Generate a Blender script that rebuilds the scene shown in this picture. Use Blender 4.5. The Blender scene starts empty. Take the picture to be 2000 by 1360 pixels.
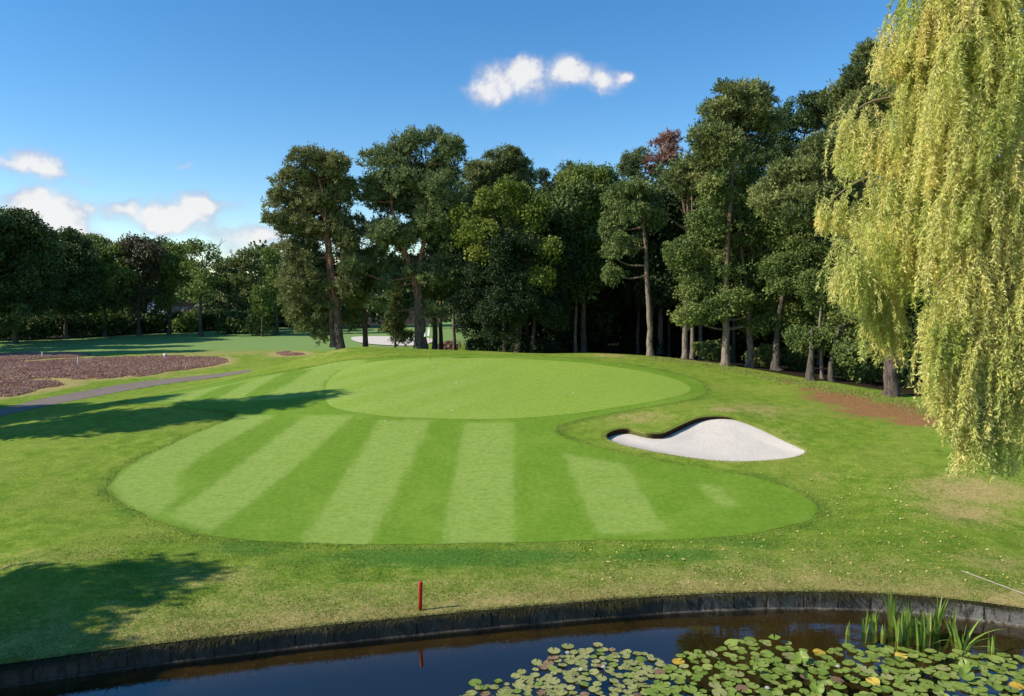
import bpy, math
import numpy as np
from mathutils import Vector, Matrix
from mathutils.geometry import delaunay_2d_cdt

S = bpy.context.scene
COL = S.collection
R = np.random.default_rng(7)
RAD = math.radians

# ------------------------------------------------------------------ camera
CAM_Z, PITCH, F = 8.5, RAD(4.75), 1444.4
cam = bpy.data.cameras.new('camera')
cam.lens, cam.sensor_width = 26.0, 36.0
cam.clip_start, cam.clip_end = 0.1, 5000
cam_ob = bpy.data.objects.new('camera', cam)
cam_ob.location = (0, 0, CAM_Z)
cam_ob.rotation_euler = (RAD(90) - PITCH, 0, 0)
COL.objects.link(cam_ob)
S.camera = cam_ob

# ------------------------------------------------------------------ light
SUN_EL = RAD(36)
SUN_AZ = RAD(256)            # compass angle of the sun seen from above, +Y = 0, clockwise (270 = -X)
sdir = Vector((math.sin(SUN_AZ) * math.cos(SUN_EL), math.cos(SUN_AZ) * math.cos(SUN_EL), math.sin(SUN_EL)))
sun = bpy.data.lights.new('sun', 'SUN')
sun.energy, sun.angle, sun.color = 5.0, RAD(0.5), (1.0, 0.93, 0.82)
sun_ob = bpy.data.objects.new('sun', sun)
sun_ob.rotation_euler = sdir.to_track_quat('Z', 'Y').to_euler()
COL.objects.link(sun_ob)
vs = S.view_settings
vs.view_transform, vs.look, vs.gamma, vs.exposure = 'Standard', 'None', 1.0, 0.17
vs.use_curve_mapping = False
S.render.engine = 'CYCLES'
S.cycles.max_bounces = 7
S.cycles.diffuse_bounces = 3
S.cycles.transparent_max_bounces = 8
S.cycles.caustics_reflective = False
S.cycles.caustics_refractive = False


def pdir(px, py):
    u, v = (px - 1000) / F, (680 - py) / F
    return np.array([u, v * math.sin(PITCH) + math.cos(PITCH), v * math.cos(PITCH) - math.sin(PITCH)])


def W(px, py, Y):
    """world point seen at photo pixel (px, py) when it stands at distance Y"""
    d = pdir(px, py)
    return np.array([0, 0, CAM_Z]) + d * (Y / d[1])


# ------------------------------------------------------------------ world with clouds
world = bpy.data.worlds.new('World')
S.world = world
world.use_nodes = True
nt = world.node_tree
nt.nodes.clear()


class N:
    """tiny helper for node trees"""
    def __init__(s, tree): s.t = tree
    def n(s, typ, **kw):
        x = s.t.nodes.new(typ)
        for k, v in kw.items():
            setattr(x, k, v)
        return x
    def link(s, a, b): s.t.links.new(a, b)
    def put(s, sock, v):
        if isinstance(v, bpy.types.NodeSocket): s.link(v, sock)
        else: sock.default_value = v
    def math(s, op, a, b=0.0, c=0.0, clamp=False):
        x = s.n('ShaderNodeMath', operation=op, use_clamp=clamp)
        s.put(x.inputs[0], a); s.put(x.inputs[1], b); s.put(x.inputs[2], c)
        return x.outputs[0]
    def vmath(s, op, a, b=(0, 0, 0), c=(0, 0, 0)):
        x = s.n('ShaderNodeVectorMath', operation=op)
        s.put(x.inputs[0], a); s.put(x.inputs[1], b)
        if op == 'MULTIPLY_ADD': s.put(x.inputs[2], c)
        return x.outputs['Value'] if op in ('LENGTH', 'DOT_PRODUCT') else x.outputs[0]
    def noise(s, vec, scale, detail=3.0, rough=0.55, dist=0.0):
        x = s.n('ShaderNodeTexNoise')
        if vec is not None: s.link(vec, x.inputs['Vector'])
        x.inputs['Scale'].default_value = scale
        x.inputs['Detail'].default_value = detail
        x.inputs['Roughness'].default_value = rough
        x.inputs['Distortion'].default_value = dist
        return x.outputs['Fac']
    def mapr(s, v, a, b, c=0.0, d=1.0, smooth=True):
        x = s.n('ShaderNodeMapRange')
        if smooth: x.interpolation_type = 'SMOOTHSTEP'
        s.put(x.inputs['Value'], v)
        for k, q in zip(('From Min', 'From Max', 'To Min', 'To Max'), (a, b, c, d)):
            s.put(x.inputs[k], q)
        return x.outputs['Result']
    def mix(s, f, a, b):
        x = s.n('ShaderNodeMix', data_type='RGBA')
        s.put(x.inputs[0], f)
        for i, v in ((6, a), (7, b)):
            if isinstance(v, tuple) and len(v) == 3: v = v + (1,)
            s.put(x.inputs[i], v)
        return x.outputs[2]
    def attr(s, name):
        return s.n('ShaderNodeAttribute', attribute_name=name).outputs['Fac']


g = N(nt)
out = g.n('ShaderNodeOutputWorld')
sky = g.n('ShaderNodeTexSky', sky_type='NISHITA')
sky.sun_disc = False
sky.sun_elevation = SUN_EL
sky.sun_rotation = SUN_AZ
sky.altitude = 0
sky.air_density, sky.dust_density, sky.ozone_density = 1.0, 0.0, 3.5
bg_sky = g.n('ShaderNodeBackground')
bg_sky.inputs['Strength'].default_value = 0.15
sat = g.n('ShaderNodeHueSaturation'); sat.inputs['Saturation'].default_value = 1.28; g.link(sky.outputs[0], sat.inputs['Color'])
g.link(sat.outputs[0], bg_sky.inputs['Color'])
tc = g.n('ShaderNodeTexCoord')
sx = g.n('ShaderNodeSeparateXYZ')
g.link(tc.outputs['Generated'], sx.inputs[0])
az = g.math('ARCTAN2', sx.outputs[0], sx.outputs[1])
ln = g.math('SQRT', g.math('ADD', g.math('MULTIPLY', sx.outputs[0], sx.outputs[0]), g.math('MULTIPLY', sx.outputs[1], sx.outputs[1])))
el = g.math('DIVIDE', sx.outputs[2], g.math('MAXIMUM', ln, 0.001))
cv = g.n('ShaderNodeCombineXYZ')
g.link(az, cv.inputs[0]); g.link(el, cv.inputs[1])
wn = g.n('ShaderNodeTexNoise')
wn.inputs['Scale'].default_value = 34
wn.inputs['Detail'].default_value = 4
g.link(cv.outputs[0], wn.inputs['Vector'])
warp = g.vmath('MULTIPLY_ADD', g.vmath('SUBTRACT', wn.outputs['Color'], (0.5, 0.5, 0.5)), (0.036, 0.026, 0), cv.outputs[0])
CLOUDS = [(950, 182, 50, 36, 1.1), (985, 138, 60, 32, .7), (1032, 128, 34, 26, .7), (1045, 165, 62, 44, .62), (1005, 160, 60, 40, .45), (1105, 135, 42, 36, 1.1),
          (1150, 145, 60, 30, .8), (1195, 162, 54, 24, .75), (1222, 154, 18, 18, .6),
          (65, 318, 46, 26, 1.1), (105, 335, 34, 18, .55), (175, 352, 20, 10, .4), (360, 323, 22, 10, .45), (0, 322, 22, 9, .35),
          (85, 402, 54, 36, 1.1), (58, 425, 52, 34, 1), (140, 425, 34, 24, .7), (110, 445, 70, 18, .6), (160, 405, 18, 14, .4),
          (225, 408, 40, 20, .8), (252, 404, 16, 16, .6), (350, 424, 66, 34, 1.1), (388, 396, 32, 24, 1), (318, 432, 46, 24, 1),
          (430, 400, 40, 14, .65), (475, 460, 66, 20, .8), (530, 462, 40, 20, .8), (165, 466, 22, 18, .8), (200, 466, 26, 9, .6), (470, 492, 70, 20, .5),
          (1100, 296, 46, 15, .26)]
tot = None
for (cx, cy, rx, ry, st) in CLOUDS:
    d = pdir(cx, cy)
    a0, e0 = math.atan2(d[0], d[1]), d[2] / math.hypot(d[0], d[1])
    gr = 1.5 if cy > 300 else 1.3
    ra, re = rx / F * gr, ry / F * gr
    l = g.vmath('LENGTH', g.vmath('MULTIPLY_ADD', warp, (1 / ra, 1 / re, 0), (-a0 / ra, -e0 / re, 0)))
    b = g.mapr(l, 1.0, 0.0, 0.0, st)
    tot = b if tot is None else g.math('ADD', tot, b)
fb = g.noise(cv.outputs[0], 62, 6, 0.62)
fb2 = g.noise(cv.outputs[0], 30, 4, 0.6)
dens = g.math('MULTIPLY', tot, g.math('ADD', g.math('MULTIPLY', fb, 1.5), 0.25))
mask = g.mapr(dens, 0.05, 1.05)
bg_cl = g.n('ShaderNodeBackground')
g.link(g.mix(g.mapr(g.math('ADD', dens, g.math('MULTIPLY', g.math('SUBTRACT', fb2, 0.5), 1.3)), 0.3, 1.2), (0.55, 0.60, 0.80), (1.0, 1.0, 1.0)), bg_cl.inputs['Color'])
bg_cl.inputs['Strength'].default_value = 0.80
mxs = g.n('ShaderNodeMixShader')
g.link(g.math('MULTIPLY', mask, 0.95), mxs.inputs[0]); g.link(bg_sky.outputs[0], mxs.inputs[1]); g.link(bg_cl.outputs[0], mxs.inputs[2])
g.link(mxs.outputs[0], out.inputs[0])


# ------------------------------------------------------------------ mesh helpers
def mesh(name, V, Fs, mat=None, attrs=None, smooth=False):
    """V (n,3); Fs array (m,k) or list of such arrays"""
    V = np.ascontiguousarray(V, dtype=np.float32)
    if isinstance(Fs, np.ndarray): Fs = [Fs]
    me = bpy.data.meshes.new(name)
    me.vertices.add(len(V)); me.vertices.foreach_set('co', V.ravel())
    loops = np.concatenate([f.ravel() for f in Fs]).astype(np.int32)
    tots = np.concatenate([np.full(len(f), f.shape[1]) for f in Fs]).astype(np.int32)
    starts = np.concatenate([[0], np.cumsum(tots)[:-1]]).astype(np.int32)
    me.loops.add(len(loops)); me.loops.foreach_set('vertex_index', loops)
    me.polygons.add(len(tots)); me.polygons.foreach_set('loop_start', starts)
    me.polygons.foreach_set('use_smooth', np.full(len(tots), smooth))
    for k, a in (attrs or {}).items():
        at = me.attributes.new(k, 'FLOAT', 'POINT')
        at.data.foreach_set('value', np.ascontiguousarray(a, dtype=np.float32))
    me.update(calc_edges=True)
    if mat is not None: me.materials.append(mat)
    return me


def obj(name, me, parent=None, loc=None):
    o = bpy.data.objects.new(name, me)
    COL.objects.link(o)
    if parent is not None: o.parent = parent
    if loc is not None: o.location = loc
    return o


def tag(o, label=None, cat=None, group=None, kind=None):
    if label: o['label'] = label
    if cat: o['category'] = cat
    if group: o['group'] = group
    if kind: o['kind'] = kind
    return o


def thing(name, label, cat, loc, group=None, rz=0.0):
    o = bpy.data.objects.new(name, None)
    COL.objects.link(o)
    o.location = loc; o.rotation_euler = (0, 0, rz)
    o.empty_display_size = 0.3
    return tag(o, label, cat, group)


def dup(root, loc, rz=0.0, sc=1.0, label=None, group=None):
    r = root.copy(); COL.objects.link(r)
    r.location = loc; r.rotation_euler = (0, 0, rz); r.scale = (sc, sc, sc)
    if label: r['label'] = label
    if group: r['group'] = group
    for ch in list(root.children):
        c = ch.copy(); COL.objects.link(c); c.parent = r
        for s in list(ch.children):
            d = s.copy(); COL.objects.link(d); d.parent = c
    return r


def tube(pts, rad, sides=8, cap=True):
    pts = np.asarray(pts, float); rad = np.asarray(rad, float)
    n = len(pts)
    t = np.gradient(pts, axis=0); t /= np.linalg.norm(t, axis=1)[:, None] + 1e-9
    ref = np.array([0, 1.0, 0]) if abs(t[0][1]) < 0.8 else np.array([1.0, 0, 0])
    a = np.cross(t, ref); a /= np.linalg.norm(a, axis=1)[:, None] + 1e-9
    b = np.cross(t, a)
    th = np.linspace(0, 2 * np.pi, sides, endpoint=False)
    V = pts[:, None, :] + rad[:, None, None] * (np.cos(th)[None, :, None] * a[:, None, :] + np.sin(th)[None, :, None] * b[:, None, :])
    V = V.reshape(-1, 3)
    i = np.arange(n - 1)[:, None] * sides; j = np.arange(sides)[None, :]; k = (j + 1) % sides
    Q = np.stack([i + j, i + k, i + sides + k, i + sides + j], -1).reshape(-1, 4)
    return V, Q


class MB:
    """collects quads into one mesh"""
    def __init__(s): s.V, s.F, s.n = [], {}, 0
    def add(s, V, Fq):
        V = np.asarray(V, float); Fq = np.asarray(Fq)
        s.V.append(V); s.F.setdefault(Fq.shape[1], []).append(Fq + s.n); s.n += len(V)
    def tube(s, pts, rad, sides=8): s.add(*tube(pts, rad, sides))
    def box(s, c, h, rz=0.0):
        c = np.asarray(c, float)
        v = np.array([[x, y, z] for x in (-1, 1) for y in (-1, 1) for z in (-1, 1)], float) * np.asarray(h)
        ca, sa = math.cos(rz), math.sin(rz)
        v = v @ np.array([[ca, sa, 0], [-sa, ca, 0], [0, 0, 1]]) + c
        s.add(v, [[0, 1, 3, 2], [4, 6, 7, 5], [0, 4, 5, 1], [2, 3, 7, 6], [0, 2, 6, 4], [1, 5, 7, 3]])
    def mesh(s, name, mat, smooth=False):
        return mesh(name, np.concatenate(s.V), [np.concatenate(v) for v in s.F.values()], mat, smooth=smooth)


def spline(P, n=6, closed=True):
    """Catmull-Rom through the points"""
    P = np.asarray(P, float); m = len(P); o = []
    idx = range(m if closed else m - 1)
    for i in idx:
        if closed: p0, p1, p2, p3 = P[i - 1], P[i], P[(i + 1) % m], P[(i + 2) % m]
        else: p0, p1, p2, p3 = P[max(i - 1, 0)], P[i], P[i + 1], P[min(i + 2, m - 1)]
        for t in np.linspace(0, 1, n, endpoint=False):
            o.append(.5 * (2 * p1 + (p2 - p0) * t + (2 * p0 - 5 * p1 + 4 * p2 - p3) * t * t + (3 * p1 - p0 - 3 * p2 + p3) * t ** 3))
    if not closed: o.append(P[-1])
    return np.array(o)


def pip(P, X):
    """points X (n,2) inside polygon P"""
    x, y = X[:, 0], X[:, 1]; ins = np.zeros(len(X), bool); j = len(P) - 1
    for i in range(len(P)):
        (xi, yi), (xj, yj) = P[i], P[j]
        c = (yi > y) != (yj > y)
        if c.any(): ins ^= c & (x < (xj - xi) * (y - yi) / (yj - yi + 1e-12) + xi)
        j = i
    return ins


def pdist(P, X, closed=True):
    """distance of points X to the polyline P"""
    d = np.full(len(X), 1e9)
    m = len(P)
    for i in range(m if closed else m - 1):
        a, b = P[i], P[(i + 1) % m]
        ab = b - a
        t = np.clip(((X - a) @ ab) / (ab @ ab + 1e-12), 0, 1)
        d = np.minimum(d, np.hypot(*(X - a - t[:, None] * ab).T))
    return d


def sd(P, X):
    """signed distance: negative inside"""
    X = np.asarray(X, float)
    lo, hi = P.min(0) - 3, P.max(0) + 3
    out_ = np.full(len(X), 9.0)
    k = ((X > lo) & (X < hi)).all(1)
    if k.any():
        d = pdist(P, X[k]); out_[k] = np.where(pip(P, X[k]), -d, d)
    return out_


def sstep(a, b, x):
    t = np.clip((x - a) / (b - a), 0, 1)
    return t * t * (3 - 2 * t)


def vnoise(x, y, seed=0, octv=3):
    """smooth value noise on arrays"""
    r = np.random.default_rng(seed); T = r.random((64, 64)); o = 0; amp = 1; tot_ = 0
    for k in range(octv):
        xi, yi = np.floor(x).astype(int), np.floor(y).astype(int); fx, fy = x - xi, y - yi
        fx, fy = fx * fx * (3 - 2 * fx), fy * fy * (3 - 2 * fy)
        q = lambda a, b: T[a % 64, b % 64]
        o = o + amp * ((q(xi, yi) * (1 - fx) + q(xi + 1, yi) * fx) * (1 - fy) + (q(xi, yi + 1) * (1 - fx) + q(xi + 1, yi + 1) * fx) * fy)
        tot_ += amp; amp *= .5; x, y = x * 2.03 + 7, y * 2.03 + 3
    return o / tot_


# ------------------------------------------------------------------ terrain
def zplane(px, py, z):
    d = pdir(px, py)
    return (np.array([0, 0, CAM_Z]) + d * ((z - CAM_Z) / d[2]))[:2]


wp = np.array([zplane(px, py, .42) for px, py in ((0, 1300), (250, 1266), (480, 1236), (700, 1215), (1000, 1188), (1200, 1170), (1400, 1158), (1520, 1155), (1690, 1158), (1850, 1170), (2000, 1188))])
pc = np.polyfit(wp[:, 0], wp[:, 1], 4)
XL, XR = -11.5, 12.8
dpc = np.polyder(pc)


def yw(x):
    """the far edge of the pond"""
    x = np.asarray(x, float)
    y = np.polyval(pc, np.clip(x, XL, XR))
    y = y + np.where(x < XL, (x - XL) * np.polyval(dpc, XL), 0) + np.where(x > XR, (x - XR) * np.polyval(dpc, XR), 0)
    y = y - .35 * np.maximum(0, -13.0 - x) ** 1.5 - .10 * np.maximum(0, x - 17.0) ** 1.5
    return np.clip(y, -12, 40)


CT = [  # (photo x, photo y, distance)
    # lawn near the pond
    (-300, 1345, 16.2), (0, 1150, 19.0), (0, 1000, 25.5), (0, 900, 31.2), (0, 830, 40), (350, 1120, 20.6), (200, 1060, 22.8),
    (750, 1120, 21.0), (750, 1062, 23.2), (1100, 1060, 23.2), (1100, 1110, 21.3), (1500, 1100, 21.4), (1800, 1110, 20.8), (2000, 1130, 20.2), (2300, 1200, 18.2),
    (1590, 1000, 26.0), (1900, 1000, 26.2), (2000, 930, 29.2), (1750, 930, 29.4), (2300, 950, 28),
    # apron
    (215, 950, 28.3), (300, 1010, 25.4), (330, 870, 33), (450, 815, 38.6), (500, 900, 31.2), (700, 900, 31.0), (900, 900, 30.8), (900, 960, 27.6), (600, 980, 26.8), (1100, 920, 29.6), (1300, 960, 27.6), (1450, 930, 29.2),
    # green
    (900, 822, 36.2), (700, 812, 37.2), (1100, 818, 36.4), (640, 770, 42), (900, 760, 43), (1150, 760, 43), (1355, 762, 43.2), (800, 730, 47.5), (1000, 725, 48.5), (1200, 730, 47.6), (840, 699, 52.3), (1000, 698, 52.6), (1180, 710, 50.6),
    # far left lobe
    (260, 786, 43.4), (400, 765, 45.6), (520, 737, 49.5), (600, 722, 51.5),
    # crest behind the green
    (520, 722, 54), (600, 699, 56), (680, 679, 57), (760, 680, 57.5), (850, 683.5, 58), (950, 686, 58.4), (1050, 691, 58), (1170, 690, 57.6), (1270, 697, 56), (1340, 705, 54), (1415, 716, 51.5), (1500, 734, 48.6), (1580, 749, 45.6), (1660, 764, 43.2), (1740, 778, 41.2), (1850, 815, 36.8), (2000, 862, 33),
    (1450, 760, 44.4), (1600, 800, 38.8), (1750, 830, 36),
    # bunker surround
    (1400, 905, 30.8), (1180, 858, 33.4), (1240, 812, 36.8), (1400, 805, 37.0), (1100, 845, 34.2), (1590, 880, 32.2), (1500, 850, 34.2), (1300, 885, 31.8),
]
K = [W(*c) for c in CT]
for (x, y, z) in [(-40, 18, .8), (-60, 40, .9), (-31, 45, .9), (-24, 52, 1.1), (-22, 60, 1.25), (-40, 60, .9), (-28, 75, 1.0), (-55, 85, .9), (-80, 60, .9), (-70, 105, 1.0), (-45, 130, 1.2), (-20, 95, 1.3), (-12, 80, 1.5), (-8, 70, 2.0), (-18, 68, 1.6),
                  (0, 68, 2.2), (0, 95, 1.4), (12, 68, 2.0), (20, 64, 1.8), (28, 58, 1.4), (34, 50, 1.2), (38, 42, 1.0), (45, 32, .8), (40, 70, 1.0), (20, 90, 1.2), (60, 60, .8), (60, 110, 1.2), (0, 140, 1.4),
                  (-120, 150, 1.5), (0, 220, 2), (120, 180, 1.5), (100, 20, .7), (-100, 10, .6), (-250, 250, 2), (250, 250, 2), (0, 420, 3), (300, 0, 1), (-300, 0, 1), (45, 14, .6)]:
    K.append(np.array([x, y, z]))
for x in np.linspace(-22, 22, 16):
    K.append(np.array([x, float(yw(x)), .42]))
K = np.array(K)


def tps(r2): return np.where(r2 > 1e-9, r2 * np.log(r2 + 1e-12), 0)


_n = len(K)
_A = np.zeros((_n + 3, _n + 3))
_D = ((K[:, None, :2] - K[None, :, :2]) ** 2).sum(-1)
_A[:_n, :_n] = tps(_D) + np.eye(_n) * 2.0
_A[:_n, _n:] = np.c_[np.ones(_n), K[:, :2]]; _A[_n:, :_n] = _A[:_n, _n:].T
_w = np.linalg.solve(_A, np.r_[K[:, 2], 0, 0, 0])


def h0(x, y):
    x = np.atleast_1d(np.asarray(x, float)); y = np.atleast_1d(np.asarray(y, float))
    sh = x.shape; x, y = x.ravel(), y.ravel(); o = np.empty(len(x))
    for i in range(0, len(x), 40000):
        a, b = x[i:i + 40000], y[i:i + 40000]
        r2 = (a[:, None] - K[None, :, 0]) ** 2 + (b[:, None] - K[None, :, 1]) ** 2
        o[i:i + 40000] = tps(r2) @ _w[:_n] + _w[_n] + _w[_n + 1] * a + _w[_n + 2] * b
    return o.reshape(sh)


def hz(x, y): return float(h0(x, y)[0])


def pg(px, py):
    """where the sight line through a photo pixel meets the ground"""
    d = pdir(px, py); ts = np.linspace(14, 170, 1500) / d[1]
    P = np.array([0, 0, CAM_Z]) + ts[:, None] * d
    z = h0(P[:, 0], P[:, 1]); k = np.nonzero(P[:, 2] < z)[0]
    if len(k) == 0: return P[-1, :2]
    k = k[0]
    if k == 0: return P[0, :2]
    a, b = P[k - 1, 2] - z[k - 1], P[k, 2] - z[k]
    t = a / (a - b)
    return (P[k - 1] * (1 - t) + P[k] * t)[:2]


def poly(pts, n=6): return spline(np.array([pg(*p) for p in pts]), n)


def rag(P, amp, sc, seed):
    t = np.roll(P, -1, 0) - np.roll(P, 1, 0); t /= np.linalg.norm(t, axis=1)[:, None] + 1e-9
    return P + np.c_[t[:, 1], -t[:, 0]] * ((vnoise(P[:, 0] * sc + 50, P[:, 1] * sc + 50, seed, 3) - .5) * 2 * amp)[:, None]


APRON = poly([(245, 786), (330, 768), (430, 748), (540, 730), (620, 715), (700, 703), (780, 698), (880, 694.5), (1000, 695), (1100, 700), (1200, 709), (1280, 722), (1345, 738), (1378, 755), (1372, 772), (1320, 787), (1220, 803), (1130, 821), (1092, 836), (1100, 853), (1180, 878), (1300, 902), (1420, 922), (1520, 948), (1582, 978), (1597, 1000), (1570, 1022), (1450, 1044), (1300, 1054), (1000, 1062), (700, 1064), (500, 1058), (380, 1040), (280, 1005), (226, 970), (218, 946), (250, 910), (330, 870), (420, 832), (456, 813), (448, 803), (370, 797)], 5)
APRON = rag(APRON, .2, .9, 61)
GREEN = poly([(636, 760), (648, 795), (740, 812), (850, 818), (980, 819), (1100, 811), (1200, 797), (1290, 782), (1340, 769), (1348, 757), (1320, 742), (1260, 727), (1190, 716), (1100, 706.5), (1000, 701), (900, 699.5), (820, 701), (740, 706), (680, 718), (648, 737)], 6)
BUNK = poly([(1182, 853), (1196, 842), (1225, 838), (1262, 846), (1292, 847), (1322, 834), (1360, 818), (1400, 814), (1440, 819), (1490, 838), (1540, 862), (1566, 874), (1572, 885), (1540, 895), (1470, 901), (1400, 900), (1320, 890), (1250, 877), (1205, 866)], 5)
STRIPES = [[(575, 1070), (715, 1072), (842, 822), (742, 822)], [(863, 1070), (1006, 1070), (1001, 826), (906, 826)], [(1099, 886), (1168, 1045), (1306, 1040), (1222, 908)],
           [(325, 1008), (408, 1040), (692, 812), (598, 812)], [(210, 940), (240, 985), (300, 1010), (352, 968), (345, 930), (400, 888), (538, 812), (460, 812), (330, 868)], [(1358, 944), (1408, 992), (1446, 990), (1402, 950)]]
LIGHT_FAR = [(235, 790), (600, 716), (700, 702), (720, 706), (660, 725), (630, 750), (636, 772), (560, 780)]
DARK_FAR = [[(374, 782), (425, 779), (495, 743), (440, 754)], [(472, 777), (514, 776), (556, 754), (612, 720), (560, 726), (527, 744)]]
PATHL = [pg(*p) for p in [(-120, 826), (0, 799), (80, 780), (170, 763), (260, 748), (350, 738), (430, 730), (490, 722)]]
PATHR = [pg(*p) for p in [(490, 726), (430, 737), (350, 747), (260, 761), (170, 778), (80, 796), (0, 814), (-120, 845)]]
PATH = np.concatenate([spline(PATHL, 6, False), spline(PATHR, 6, False)])
HEATH = [poly(p, 5) for p in (
    [(-60, 716), (60, 708), (160, 702), (250, 698), (340, 697), (420, 699), (443, 703), (430, 712), (390, 719), (330, 725), (260, 735), (180, 741), (100, 740), (20, 739), (-80, 738)],
    [(-80, 746), (40, 742), (100, 744), (140, 751), (100, 758), (50, 768), (0, 776), (-100, 786)],
    [(-80, 694), (40, 690), (120, 691), (175, 692), (160, 697), (90, 701), (20, 708), (-60, 714)],
    [(537, 690), (565, 687), (595, 690), (590, 694), (555, 695)])]
FARB = poly([(688, 660), (740, 658), (800, 660), (838, 662), (846, 668), (820, 676), (760, 676), (700, 670)], 5)

# perspective-independent grid: columns fan out with distance from the pond so that near ground is fine
us = np.concatenate([-np.geomspace(9, 1.25, 40), np.linspace(-1.2, 1.2, 640), np.geomspace(1.25, 9, 40)])
ss = np.concatenate([np.arange(0, 6, .13), np.arange(6, 45, .115), np.geomspace(45, 600, 150)])
SS, UU = np.meshgrid(ss, us, indexing='ij')
GX = UU * (13 + .8 * SS)
GY = yw(GX) + SS
gx, gy = GX.ravel(), GY.ravel()
XY = np.c_[gx, gy]
gz = h0(gx, gy)
dA, dG, dB = sd(APRON, XY), sd(GREEN, XY), sd(BUNK, XY)
dP = sd(PATH, XY)
rough_n = vnoise(gx * 1.3, gy * 1.3, 3, 4) - .5
outside = sstep(0.1, .9, np.minimum(np.minimum(dA, dP), dB - .3)) * sstep(0, .5, SS.ravel())
gzz = gz + rough_n * .06 * outside * sstep(60, 20, gy)
gzz -= .05 * sstep(-.15, -.45, dA) + .04 * sstep(-.12, -.35, dP)
gzz -= .9 * sstep(.10, -.06, dB)
for hp in HEATH: gzz -= .02 * sstep(-.2, -.5, sd(hp, XY))


def blob_attr(items):
    o = np.zeros(len(gx))
    for (px, py, rx, ry, st) in items:
        c = pg(px, py); q = pg(px, py + ry)
        rxm = rx / F * c[1]; rym = max(abs(c[1] - q[1]), .4)
        o = np.maximum(o, st * np.exp(-((gx - c[0]) / rxm) ** 2 - ((gy - c[1]) / rym) ** 2))
    return np.clip(o, 0, 1)


sflat = SS.ravel()
dry = .8 * np.exp(-(sflat / 1.9) ** 2) * sstep(-14, -7, gx)
dry = np.maximum(dry, .55 * np.exp(-(sflat / 3.6) ** 2))
dry = np.maximum(dry, blob_attr([(1900, 960, 150, 40, .75), (1880, 1000, 110, 30, .7), (1420, 800, 40, 6, .8), (1250, 815, 90, 14, .55), (1480, 800, 90, 20, .5), (1520, 850, 60, 20, .4), (100, 1090, 200, 30, .35), (420, 1130, 160, 30, .45), (1190, 694, 45, 4, .8), (1600, 930, 120, 25, .25),
                              (560, 692, 50, 6, .8), (400, 690, 200, 8, .55), (250, 733, 200, 6, .5), (420, 712, 40, 8, .8), (1950, 1100, 120, 30, .5), (640, 690, 60, 6, .45), (1340, 705, 70, 5, .4)]))
for hp in HEATH:
    dh = sd(hp, XY)
    dry = np.maximum(dry, .75 * sstep(2.2, .2, dh) * (dh > -1.5) * (dh < 8.9))
lush = np.exp(-((dA - .35) / .5) ** 2) * (dA > -.2) * (.12 + .5 * vnoise(gx * .7, gy * .7, 91))
lush = np.maximum(lush, blob_attr([(900, 1090, 380, 24, 1), (480, 1072, 120, 20, .8), (1300, 1085, 220, 20, .8), (1450, 1060, 120, 16, .7), (250, 1000, 60, 20, .6), (120, 950, 160, 40, .25), (1100, 700, 200, 5, .5), (1500, 1010, 120, 20, .3)]))
litter = blob_attr([(1640, 778, 70, 18, 1), (1720, 800, 100, 22, 1), (1800, 820, 70, 16, 1), (1590, 762, 50, 10, .6), (1540, 745, 30, 6, .5)])
for hp in HEATH: litter = np.maximum(litter, .55 * sstep(.1, -.6, sd(hp, XY)))
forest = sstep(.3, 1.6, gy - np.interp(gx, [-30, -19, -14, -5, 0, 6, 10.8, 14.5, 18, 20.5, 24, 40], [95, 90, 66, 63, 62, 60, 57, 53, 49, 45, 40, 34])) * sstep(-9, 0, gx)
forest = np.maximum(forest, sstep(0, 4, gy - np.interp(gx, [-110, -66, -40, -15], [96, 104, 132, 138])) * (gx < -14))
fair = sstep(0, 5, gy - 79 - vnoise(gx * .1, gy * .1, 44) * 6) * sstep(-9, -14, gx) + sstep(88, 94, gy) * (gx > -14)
fair = np.clip(fair, 0, 1) * (1 - dry * .5)
bar = np.clip(sstep(-.05, -.4, dB) + sstep(.6, .0, dB) * .3, 0, 1)
ny, nx = SS.shape
ii = (np.arange(ny - 1)[:, None] * nx + np.arange(nx - 1)[None, :]).ravel()
GF = np.c_[ii, ii + 1, ii + nx + 1, ii + nx]


# ------------------------------------------------------------------ materials
def material(name):
    m = bpy.data.materials.new(name); m.use_nodes = True
    t = m.node_tree; t.nodes.clear()
    k = N(t); o = k.n('ShaderNodeOutputMaterial')
    return m, k, o


def principled(k, o, col, rough=.8, spec=.25, bump=None, bs=.3, bd=.02):
    p = k.n('ShaderNodeBsdfPrincipled')
    if isinstance(col, tuple): col = col + (1,) if len(col) == 3 else col
    k.put(p.inputs['Base Color'], col); k.put(p.inputs['Roughness'], rough)
    p.inputs['Specular IOR Level'].default_value = spec
    if bump is not None:
        b = k.n('ShaderNodeBump'); b.inputs['Strength'].default_value = bs; b.inputs['Distance'].default_value = bd
        k.link(bump, b.inputs['Height']); k.link(b.outputs[0], p.inputs['Normal'])
    k.link(p.outputs[0], o.inputs[0])
    return p


def pos(k): return k.n('ShaderNodeNewGeometry').outputs['Position']


def m_simple(name, col, rough=.6, spec=.3, var=.25, scale=4.0, bs=.2):
    m, k, o = material(name)
    n = k.noise(k.n('ShaderNodeTexCoord').outputs['Object'], scale, 5)
    c = k.mix(n, tuple(x * (1 - var) for x in col), tuple(min(1, x * (1 + var)) for x in col))
    principled(k, o, c, rough, spec, n, bs)
    return m


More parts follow.
